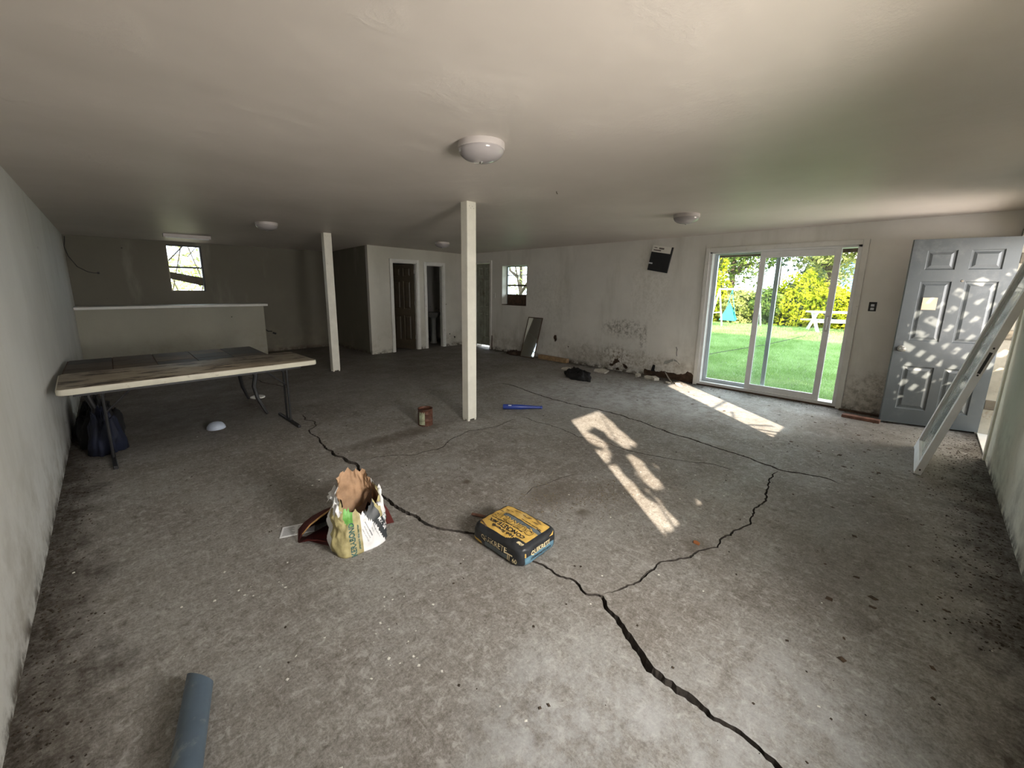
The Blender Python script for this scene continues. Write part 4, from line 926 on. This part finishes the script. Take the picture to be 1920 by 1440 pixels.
q = MB(); q.add([S3(3.16, .10, -.01), S3(3.12, .22, -.03), S3(3.08, .21, -.03), S3(3.10, .10, -.01)], [(0, 1, 2, 3)]); o = q.build('paint_flap', M_black, bpy.data.objects['wall_right'], fix=False); o.modifiers.new('thick', 'SOLIDIFY').thickness = .006
# loose crumbs and leaf scraps: nobody could count them
def crumbs(name, spots, m_, label, cat, sz=(.004, .012), flat=.4, seed=1):
    rnd = random.Random(seed); q = MB()
    for x, y in spots:
        a = rnd.uniform(*sz); b_ = a * rnd.uniform(.5, 1.6); h = min(a, b_) * flat * rnd.uniform(.5, 1.3); r = rnd.uniform(0, 6.3); c_, s_ = cos(r), sin(r)
        P = [(-a, -b_ * .6), (a * .7, -b_), (a, b_ * .5), (-a * .4, b_)]
        q.add([(x + u * c_ - v * s_, y + u * s_ + v * c_, .0005) for u, v in P] + [(x + (u * c_ - v * s_) * .7, y + (u * s_ + v * c_) * .7, h + .001) for u, v in P], [(4, 5, 6, 7), (0, 1, 5, 4), (1, 2, 6, 5), (2, 3, 7, 6), (3, 0, 4, 7)])
    q.build(name, m_, label=label, cat=cat, kind='stuff', fix=False)
rnd = random.Random(4); sp = []
for k in range(900): sp.append((XL + .01 + abs(rnd.gauss(0, .09)), rnd.uniform(.4, 6.5)))
for k in range(900): sp.append((rnd.uniform(2.5, 6.3), YR + .02 + abs(rnd.gauss(0, .16))))
for k in range(700): sp.append((XS - .02 - abs(rnd.gauss(0, .13)), rnd.uniform(0, 7)))
for k in range(180): sp.append((rnd.uniform(4.2, 6.4), rnd.gauss(.0, .4)))
for k in range(500): sp.append((rnd.uniform(.2, 6), rnd.uniform(-.3, 7)))
sp = [(x, y) for x, y in sp if XL + .01 < x < XS - .01 and YR + .01 < y < YF]
crumbs('dirt_crumbs', sp, mat('dark crumbs', (.045, .032, .022), .95, var=.5, scale=40), 'dark dirt crumbs scattered along the foot of the walls', 'dirt', (.0015, .006), .5, 2)
sp = [(rnd.gauss(2.6, 1.9), rnd.gauss(2.0, 1.6)) for k in range(170)] + [(rnd.gauss(.75, .16), rnd.gauss(1.45, .12)) for k in range(26)] + [(rnd.gauss(.25, .15), rnd.gauss(2.1, .15)) for k in range(14)] + [(rnd.gauss(6.35, .1), rnd.gauss(2.8, .3)) for k in range(60)]
sp = [(x, y) for x, y in sp if XL + .1 < x < XS - .05 and YR + .05 < y < 8]
crumbs('paint_flakes', sp, mat('pale flakes', (.62, .60, .55), .8), 'tiny pale paint flakes scattered over the concrete', 'paint flakes', (.002, .007), .2, 3)
sp = [(rnd.gauss(2.05, .16), rnd.gauss(1.72, .13)) for k in range(420)] + [(rnd.gauss(2.45, .16), rnd.gauss(1.45, .10)) for k in range(300)]
crumbs('sand_grains', sp, mat('sandy grains', (.17, .14, .10), .95, var=.3, scale=60), 'spilled sandy grains behind the concrete sack', 'sand', (.0015, .005), .7, 5)
sp = [(rnd.uniform(4.3, 6.2), rnd.uniform(-.35, .8)) for k in range(30)] + [(rnd.uniform(2.0, 4.0), rnd.uniform(-.4, .3)) for k in range(16)] + [(rnd.uniform(5, 6.4), rnd.uniform(1, 4)) for k in range(24)]
crumbs('leaf_scraps', sp, mat('dry leaf scraps', (.06, .038, .022), .9, var=.4, scale=30), 'dry leaf scraps blown in near the grey door', 'leaves', (.007, .018), .15, 6)
shard('rust_scrap', (2.37, .755, 0), .014, .02, .008, mat('rust', (.25, .09, .03), .8), 30, 'small rusty scrap on bare concrete right of the sack', 'scrap')

# ---------------------------------------------------------------- outdoors
GZ = -.10
def hill(x, y): return GZ
m = MB(); m.add([(6.85, -16, GZ), (60, -16, GZ), (60, 45, GZ), (6.85, 45, GZ)], [(0, 1, 2, 3)]); m.build('lawn', M_lawn, loc=(6.85, 0, GZ), kind='structure', label='green back yard lawn', fix=False)
m = MB(); m.add([(-30, -40, -.11), (6.95, -40, -.11), (6.95, -.76, -.11), (-30, -.76, -.11)], [(0, 1, 2, 3)])
m.add([(-30, YF + .45, -.11), (6.85, YF + .45, -.11), (6.85, 45, -.11), (-30, 45, -.11)], [(0, 1, 2, 3)]); m.build('yard_ground', mat('pale dusty ground', (.42, .37, .28), .9, var=.1), kind='structure', loc=(0, -.76, -.11), label='pale dusty ground outside the near and far walls', fix=False)
box('door_step', (6.86, 7.1, -.11), (7.9, 8.2, -.02), mat('pale step concrete', (.6, .58, .54), .8), label='pale concrete step outside the green door', cat='step', bevel=.005)
rnd = random.Random(11); q = MB(); vs = []; fs = []
def blade(x, y, h, wd):
    a = rnd.uniform(0, 6.28); o_ = len(vs); dx, dy = cos(a) * wd, sin(a) * wd; lx, ly = rnd.gauss(0, h * .4), rnd.gauss(0, h * .4)
    vs.extend([(x - dx, y - dy, GZ), (x + dx, y + dy, GZ), (x + lx, y + ly, GZ + h)]); fs.append((o_, o_ + 1, o_ + 2))
for k in range(90000):
    x = 6.95 + 16 * rnd.random() ** 1.25; y = x * rnd.uniform(.06, .40) + rnd.uniform(-.3, .3)
    sc_ = (x / 12) ** .7; blade(x, y, rnd.uniform(.03, .075) * sc_, .007 * sc_)
q.v = [Vector(v) for v in vs]; q.f = fs; q.m = [0] * len(fs); q.build('grass', M_grass, loc=(7, 2, GZ), kind='stuff', label='short grass of the back yard', cat='grass', fix=False)
def foliage(name, c, r, n, lf, m_, parent, seed, core=True, shell=.35):
    rn = random.Random(seed); vs = []; fs = []
    for k in range(n):
        u = Vector((rn.gauss(0, 1), rn.gauss(0, 1), rn.gauss(0, 1))).normalized(); lump = 1 + .28 * noise.fractal(u * 2.2 + Vector((seed, 0, 0)), 1, 2, 3)
        rad = (1 - shell * rn.random() ** 1.6) * lump
        p = Vector((c[0] + u.x * r[0] * rad, c[1] + u.y * r[1] * rad, c[2] + u.z * r[2] * rad))
        if p.z < GZ: continue
        a = Vector((rn.gauss(0, 1), rn.gauss(0, 1), rn.gauss(0, 1))).normalized(); nn_ = (u + a * .8).normalized(); t1 = nn_.orthogonal().normalized(); t1 = (Matrix.Rotation(rn.uniform(0, 6.28), 3, nn_) @ t1); t2 = nn_.cross(t1)
        l = lf * rn.uniform(.6, 1.3); o_ = len(vs)
        vs.extend([p - t1 * l, p - t2 * l * .45 + nn_ * l * .1, p + t1 * l, p + t2 * l * .45 + nn_ * l * .1]); fs.append((o_, o_ + 1, o_ + 2, o_ + 3))
    q = MB(); q.v = vs; q.f = [list(f) for f in fs]; q.m = [0] * len(fs); o = q.build(name, m_, parent, fix=False, kind='stuff')
    if core:
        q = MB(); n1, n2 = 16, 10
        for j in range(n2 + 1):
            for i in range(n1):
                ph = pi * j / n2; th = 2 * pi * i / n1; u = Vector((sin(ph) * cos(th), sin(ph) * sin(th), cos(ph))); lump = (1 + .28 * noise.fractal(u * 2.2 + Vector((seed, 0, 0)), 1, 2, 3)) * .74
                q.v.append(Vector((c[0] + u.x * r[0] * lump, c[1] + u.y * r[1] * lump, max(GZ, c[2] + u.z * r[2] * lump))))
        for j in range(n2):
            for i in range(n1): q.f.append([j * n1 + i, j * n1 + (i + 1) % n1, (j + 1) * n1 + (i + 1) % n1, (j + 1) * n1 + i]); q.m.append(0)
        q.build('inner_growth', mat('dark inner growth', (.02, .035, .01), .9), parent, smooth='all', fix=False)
def shrub(c, r, n, lf, m_, label, seed, name='shrub', group='hedge shrubs across the yard', core=True):
    t_ = empty(name, (c[0], c[1], GZ), label, name.replace('_', ' '), group); foliage('foliage', c, r, n, lf, m_, t_, seed, core)
    q_ = MB(); q_.tube([(c[0], c[1], GZ), (c[0], c[1], c[2])], [.08, .04], 8); q_.build('stem', M_bark, t_, smooth=True)
def tree(c, r, n, lf, m_, label, seed, hgt, core=False, lean=0, blobs=4):
    t_ = empty('tree', (c[0], c[1], GZ), label, 'tree', 'trees beyond the hedge')
    rn = random.Random(seed); q_ = MB(); q_.tube([(c[0], c[1], GZ), (c[0] + lean * .5, c[1] + lean * .3, c[2] * .5), (c[0] + lean, c[1] + lean * .6, c[2] + r[2] * .5)], [.22, .16, .05], 10)
    for k in range(blobs):
        a = rn.uniform(0, 6.28); e = Vector((c[0] + cos(a) * r[0] * .75, c[1] + sin(a) * r[1] * .75, c[2] + rn.uniform(-.5, .6) * r[2])); b0 = Vector((c[0] + lean * .4, c[1] + lean * .2, c[2] * .5 + .2)); q_.tube([b0, b0.lerp(e, .5) + Vector((0, 0, .2)), e], [.09, .06, .02], 8)
    q_.build('trunk', M_bark, t_, smooth=True); foliage('foliage', c, r, n, lf, m_, t_, seed, core, .75)
# hedge row at about 21-22 m
hs = [(21.6, 7.6, 1.5, 1.9, L_yel), (21.9, 6.3, .9, 1.35, L_sun), (22.1, 5.0, 1.0, 1.4, L_grn), (22.0, 3.9, 1.3, 2.0, L_yel), (22.0, 2.8, 1.0, 1.35, L_yel), (22.2, 1.4, 1.2, 1.7, L_yel), (22.4, .3, 1.4, 2.2, L_yel)]
names = ['tall yellow-green shrub at the left end of hedge', 'low pale shrub behind the teal swing', 'mid-green shrub seen between the door stiles', 'yellow-green rounded shrub in the middle of the hedge', 'lower yellow-green shrub behind the white table', 'yellow-green shrub right of the white table', 'yellow-green shrub at the right end of hedge']
for i, (x, y, cz, rz, lm) in enumerate(hs): shrub((x, y, cz * .55), (1.1, 1.0, rz * .78), 5200, .085, lm, names[i], 20 + i)
tree((23.5, 8.8, 3.1), (1.2, 1.3, 2.9), 7000, .10, L_yel, 'tall narrow yellow-green tree at left edge of yard view', 41, 5, True)
tree((27, 8.3, 4.2), (3.0, 2.6, 2.6), 6500, .12, L_grn, 'open green tree with sky gaps behind swing set', 42, 5)
tree((31, 6.9, 6.0), (3.0, 1.7, 3.2), 4200, .14, L_drk, 'blue-green loose tree above the middle of door', 43, 6)
tree((27, 3.7, 4.4), (2.2, 1.9, 2.5), 6000, .12, L_sun, 'pale sunlit tree behind the rounded middle shrub', 44, 5)
tree((26, .8, 5.2), (2.2, 1.9, 2.3), 6000, .12, L_yel, 'yellow-green tree hanging over the right side of yard', 45, 5)
tree((33, 5.0, 2.4), (2.0, 1.2, 2.0), 2500, .14, L_drk, 'distant dark green tree seen above the hedge', 46, 3)
# distant blue house
t = empty('neighbour_house', (38, 2.5, GZ), 'distant blue sided house with white trim behind hedge', 'house')
box('wall', (36, .6, GZ), (44, 4.4, 3.5), mat('blue siding', (.16, .30, .46), .6, var=.1), t)
for z in range(14): box('siding_board', (35.96, .62, .9 + z * .18), (36.0, 4.38, 1.05 + z * .18), mat('blue siding', (.16, .30, .46)), t, 0)
box('corner_trim', (35.9, 4.3, GZ), (36.02, 4.5, 3.5), M_white, t); m = MB(); m.add([(35.6, .2, 3.5), (44, .2, 3.5), (44, 4.8, 3.5), (35.6, 4.8, 3.5), (35.6, 2.5, 4.8), (44, 2.5, 4.8)], [(0, 1, 5, 4), (3, 4, 5, 2), (0, 4, 3), (1, 2, 5), (0, 3, 2, 1)]); m.build('roof', M_white, t)
# swing set
M_sw2 = mat('white painted tube', (.75, .76, .76), .5, var=.05); M_teal = mat('teal fabric', (.03, .28, .28), .6, var=.1)
t = empty('swing_set', (19.5, 5.8, GZ), 'white metal swing set with teal seat on the lawn', 'swing set')
b0 = Vector((18.3, 6.05, 1.50)); b1 = Vector((21.3, 5.35, 1.52))
q = MB(); q.tube([b0, b1], .035, 10); q.build('top_beam', M_sw2, t, smooth=True)
for bb, pp in ((b0, ((17.45, 6.06), (18.95, 6.02))), (b1, ((20.7, 5.0), (21.9, 5.35)))):
    for p in pp: q = MB(); q.tube([bb, (p[0], p[1], GZ)], .032, 8); q.build('leg', M_sw2, t, smooth=True)
    q = MB(); q.tube([Vector(bb).lerp(Vector((pp[0][0], pp[0][1], GZ)), .6), Vector(bb).lerp(Vector((pp[1][0], pp[1][1], GZ)), .6)], .022, 8); q.build('cross_bar', M_sw2, t, smooth=True)
bs = b0.lerp(b1, .30)
for dy in (-.26, .26): q = MB(); q.tube([bs, bs + Vector((0, dy * .3, -.45)), (bs.x, bs.y + dy, .22)], .012, 6); q.build('rope', M_teal, t)
q = MB(); q.add([(bs.x - .1, bs.y, .95), (bs.x - .2, bs.y - .30, .18), (bs.x - .2, bs.y + .34, .20), (bs.x + .1, bs.y + .3, .25), (bs.x + .1, bs.y - .28, .25), (bs.x, bs.y, .16)], [(0, 1, 2), (0, 3, 4), (1, 5, 2), (5, 4, 3), (1, 4, 5), (2, 5, 3)]); q.build('swing_seat', M_teal, t, fix=False)
# white garden table
t = empty('garden_table', (20.3, 2.4, GZ), 'white wooden garden table in front of the hedge', 'table')
Tg = Matrix.Translation((20.2, 2.35, GZ)) @ Matrix.Rotation(math.radians(-62), 4, 'Z')
for k in range(4): q = MB(Tg); q.box((-.95, -.36 + k * .18, .74), (.95, -.20 + k * .18, .79)); q.build('top_plank', M_sw2, t)
for sx in (-1, 1):
    for sy in (-1, 1): q = MB(Tg); q.tube([(sx * .75, -sy * .22, .74), (sx * .75, sy * .55, .0)], .06, 4); q.build('leg', M_sw2, t)
    q = MB(Tg); q.box((-.95, sx * .62 - .13, .40), (.95, sx * .62 + .13, .45)); q.build('bench_board', M_sw2, t)
q = MB(); q.tube([(8.6, 3.55, -.02), (10.5, 3.4, -.02), (13, 2.95, .0), (16, 2.6, .05), (20, 2.8, .5)], .007, 6); q.build('garden_cable', M_dark, loc=(12, 3, 0), smooth=True, label='thin dark cable crossing the shaded lawn', cat='cable')
# branches outside the small window and the far window
shrub((9.9, 9.4, 2.6), (.8, 1.1, 1.6), 1500, .05, L_lit, 'shrub with sunlight painted into its leaves outside the small window', 61, 'shrub', 'shrubs outside the small window', False)
q = MB()
for p in ([(9.0, 8.5, -.1), (9.05, 8.6, 1.3), (9.1, 8.9, 2.2), (9.0, 9.1, 3.0)], [(9.05, 8.6, 1.3), (9.1, 8.2, 1.8), (9.15, 7.9, 2.4)], [(9.08, 8.75, 1.8), (9.1, 9.1, 2.0), (9.15, 9.4, 2.5)]): q.tube(p, [.05, .035, .02, .01][:len(p)], 8)
q.build('bare_sapling', M_bark, loc=(9, 8.5, -.1), smooth=True, label='bare forked sapling outside the small window', cat='sapling')
shrub((1.9, 13.6, 1.2), (1.4, .8, 1.3), 2600, .06, L_lit, 'pale shrub outside the far window', 62, 'shrub', 'shrubs outside the far window', False)
q = MB()
for k in range(9): q.tube([(.2 + k * .28, 12.3, -.11), (.2 + k * .28 + .9 * (-1) ** k, 12.35, 3.4)], .012, 6)
q.build('twig_screen', M_bark, loc=(1.2, 12.3, -.11), label='crossing bare twigs outside the far window', cat='twigs', kind='stuff')
# lattice fence outside the doorway: broken diagonal slats over a board fence
lt = empty('lattice_fence', (5.1, -1.8, GZ), 'diagonal lattice fence outside the grey door doorway', 'fence')
LX0, LX1, LZ0, LZ1, LY = 4.15, 5.75, 1.40, 2.50, -1.80
for k in range(-10, 11): box('fence_board', (LX0 + k * .146, LY - .03, GZ), (LX0 + k * .146 + .142, LY - .008, LZ0), M_dwood, lt, .002)
pit = .19; ln = LZ1 - LZ0
def clip(x0, dirx):
    a = (x0, LZ0); b_ = (x0 + dirx * ln, LZ1); pts = []
    t0, t1 = 0.0, 1.0
    for lim, sg in ((LX0, 1), (LX1, -1)):
        va = (a[0] - lim) * sg; vb = (b_[0] - lim) * sg
        if va < 0 and vb < 0: return None
        if va < 0: t0 = max(t0, va / (va - vb))
        if vb < 0: t1 = min(t1, va / (va - vb))
    if t1 - t0 < .03: return None
    f = lambda t_: (a[0] + (b_[0] - a[0]) * t_, a[1] + (b_[1] - a[1]) * t_); return f(t0), f(t1)
kk = 0
for dirx, yy in ((1, LY), (-1, LY - .008)):
    x0 = LX0 - ln if dirx > 0 else LX0; i = 0
    while x0 < LX1 + ln:
        c_ = clip(x0, dirx); kk += 1
        if c_ and kk not in (7, 19):
            (ax_, az), (bx_, bz) = c_; h_ = .052
            q = MB(); q.add([(ax_ - h_, yy - .006, az), (ax_ + h_, yy - .006, az), (bx_ + h_, yy - .006, bz), (bx_ - h_, yy - .006, bz), (ax_ - h_, yy, az), (ax_ + h_, yy, az), (bx_ + h_, yy, bz), (bx_ - h_, yy, bz)], [(0, 1, 2, 3), (7, 6, 5, 4), (0, 4, 5, 1), (1, 5, 6, 2), (2, 6, 7, 3), (3, 7, 4, 0)]); q.build('slat', M_white, lt)
        x0 += pit
rn = random.Random(31); vt = empty('hedge_plant', (4.7, -2.35, GZ), 'leafy plant growing just beyond the lattice fence', 'plant'); q = MB()
for k in range(620):
    x = rn.uniform(3.5, 5.4); z = 2.05 + .95 * rn.random() ** .8; r = rn.uniform(.022, .045); a = rn.uniform(0, 6.28); p = Vector((x, -2.35 + rn.gauss(0, .05), z))
    if noise.noise(Vector((x * 3.2, z * 3.2, 8))) < -.12: continue
    t1 = Vector((cos(a), rn.uniform(-.3, .3), sin(a))); t2 = Vector((-sin(a), rn.uniform(-.3, .3), cos(a))); q.add([p - t1 * r, p - t2 * r * .6, p + t1 * r, p + t2 * r * .6], [(0, 1, 2, 3)])
q.build('foliage', L_grn, vt, fix=False, kind='stuff'); q = MB(); q.tube([(4.7, -2.35, GZ), (4.68, -2.33, 1.6), (4.8, -2.35, 2.8)], [.03, .02, .008], 8); q.build('stem', M_bark, vt, smooth=True)
for x in (LX0 - .05, LX1 + .02): box('fence_post', (x - .04, LY - .05, GZ), (x + .04, LY + .03, 2.74), M_dwood, lt)
box('top_rail', (LX0, LY - .03, LZ1), (LX1, LY + .02, LZ1 + .24), M_dwood, lt)
box('shade_roof', (2.4, LY - .15, 2.90), (6.94, YR - .21, 2.96), M_dwood, label='added unseen flat roof blocking sky light outside the grey door', cat='roof')  # unseen roof added to cut sky light at the doorway and near window
box('shade_beam', (2.4, LY - .10, 2.74), (6.85, LY + .04, 2.90), M_dwood, label='added unseen beam blocking sky light above the lattice fence', cat='beam')  # unseen beam added along with the sky-blocking roof
# tree on the sunny side whose branches break up the two sun patches
t = empty('shade_tree', (-3.6, -5.2, GZ), 'leafy tree outside the near wall windows', 'tree')
q = MB()
for p, r in (([(-3.6, -5.2, -.1), (-3.5, -5.1, 1.5), (-3.0, -4.9, 2.8), (-2.6, -4.6, 3.6), (-2.5, -4.3, 4.2)], [.16, .14, .10, .06, .03]), ([(-3.0, -4.9, 2.8), (-2.9, -4.4, 3.1), (-2.8, -4.2, 3.5), (-3.1, -4.1, 4.0)], [.07, .05, .035, .02]),
             ([(-3.5, -5.1, 1.5), (-4.2, -4.8, 2.6), (-4.4, -4.5, 3.4)], [.08, .05, .02])): q.tube(p, r, 8)
q.build('trunk', M_bark, t, smooth=True)
rn = random.Random(5); q = MB()
for k in range(150):
    x = rn.uniform(-3.9, -2.5); z = rn.uniform(2.7, 4.2); y = -4.15 + rn.gauss(0, .12); 
    if noise.noise(Vector((x * 2.1, z * 2.1, 4))) < -.02: continue
    l = rn.uniform(.05, .09); a = rn.uniform(0, 6.28); nn_ = Vector((rn.gauss(.6, .3), rn.gauss(.8, .2), rn.gauss(-.3, .3))).normalized(); t1 = nn_.orthogonal().normalized(); t1 = Matrix.Rotation(a, 3, nn_) @ t1; t2 = nn_.cross(t1); p = Vector((x, y, z))
    q.add([p - t1 * l, p - t2 * l * .55 - t1 * l * .2, p + t1 * l, p + t2 * l * .55 - t1 * l * .2], [(0, 1, 2, 3)])
q.build('foliage', L_grn, t, fix=False)
# climbing vines just outside the near windows: their leaves and twigs cut up the two patches of sun
def sunward(fx, fy, yy): t_ = fy - yy; return Vector((fx - .8 * t_, yy, .576 * t_))
v1 = empty('climbing_vine', (.5, -1.6, -.11), 'leafy vine outside the near window closer to the corner', 'vine')
q = MB(); rn = random.Random(9); S1 = SD.cross(Vector((0, 0, 1))).normalized(); S2 = S1.cross(SD).normalized()
LIT = [[(3.677, 2.814), (4.207, 2.828), (4.269, 2.711), (3.978, 2.334), (3.549, 1.81), (3.398, 1.838), (3.686, 2.24), (3.688, 2.377), (3.325, 2.309), (3.467, 2.553)],
 [(3.384, 2.318), (3.481, 2.272), (3.342, 1.98), (3.252, 1.936), (3.257, 2.076)], [(3.066, 2.019), (3.1, 1.937), (3.226, 1.873), (3.107, 1.816), (2.906, 1.815)],
 [(2.941, 1.767), (3.003, 1.71), (2.804, 1.46), (2.683, 1.283), (2.589, 1.234), (2.646, 1.372), (2.826, 1.593)], [(2.553, 1.298), (2.647, 1.211), (2.57, 1.04), (2.478, .893), (2.372, .882), (2.384, .998), (2.431, 1.151)],
 [(3.262, 1.706), (3.276, 1.645), (3.066, 1.412), (2.939, 1.239), (2.844, 1.245), (2.899, 1.373)], [(2.878, .946), (2.891, .885), (2.777, .732), (2.714, .732), (2.78, .845)]]
# dense leaves with gaps where the sun gets through
for k in range(4200):
    fy = rn.uniform(.45, 3.15); fx = .8 * (fy + .559) + rn.uniform(.86, 1.80); r = rn.uniform(.022, .036)
    pts = [(fx, fy)] + [(fx + dx * r * .75 + dd_ * 1.7 * r * .8, fy - dx * r * .6 + dd_ * 1.7 * r) for dx, dd_ in ((1.0, 0), (-1.0, 0), (0, 1), (0, -1))]
    if any(inside(p, P) for p in pts for P in LIT): continue
    p = sunward(fx, fy, -1.6 + rn.gauss(0, .03)); a = rn.uniform(0, 6.28); t1 = S1 * cos(a) + S2 * sin(a); t2 = S2 * cos(a) - S1 * sin(a)
    q.add([p - t1 * r, p - t2 * r * .7 + SD * rn.uniform(-.01, .01), p + t1 * r, p + t2 * r * .7 + SD * rn.uniform(-.01, .01)], [(0, 1, 2, 3)])
q.build('foliage', L_grn, v1, fix=False, kind='stuff')
q = MB(); q.tube([(.35, -1.62, -.11), (.4, -1.6, 1.4), (.62, -1.6, 2.0), (.9, -1.6, 2.6)], [.012, .009, .007, .004], 6); q.build('stem', M_bark, v1)
v2 = empty('climbing_vine', (3.0, -1.35, -.11), 'bare twiggy vine outside the near window closer to the grey door', 'vine')
q = MB(); q.tube([(2.75, -1.35, -.11), (2.8, -1.35, 1.3)], [.012, .01], 6)
for a, b_ in (((4.9, .75), (4.78, 1.55)), ((5.05, .72), (4.80, 1.5)), ((4.72, .75), (4.95, 1.7)), ((4.62, .85), (5.1, 2.0)), ((5.2, 1.0), (4.9, 1.35)), ((5.15, 1.75), (5.05, 1.35)), ((5.0, 1.35), (5.45, 1.5)), ((5.5, 2.3), (5.1, 1.4)), ((4.95, 1.45), (4.7, 1.35))):
    q.tube([sunward(a[0], a[1], -.95), sunward((a[0] + b_[0]) / 2 + .02, (a[1] + b_[1]) / 2, -.93), sunward(b_[0], b_[1], -.95)], .010, 6)
q.build('twigs', M_bark, v2, kind='stuff')
print('objects', len(bpy.data.objects), 'tris', sum(len(o.data.polygons) for o in bpy.data.objects if o.type == 'MESH'))
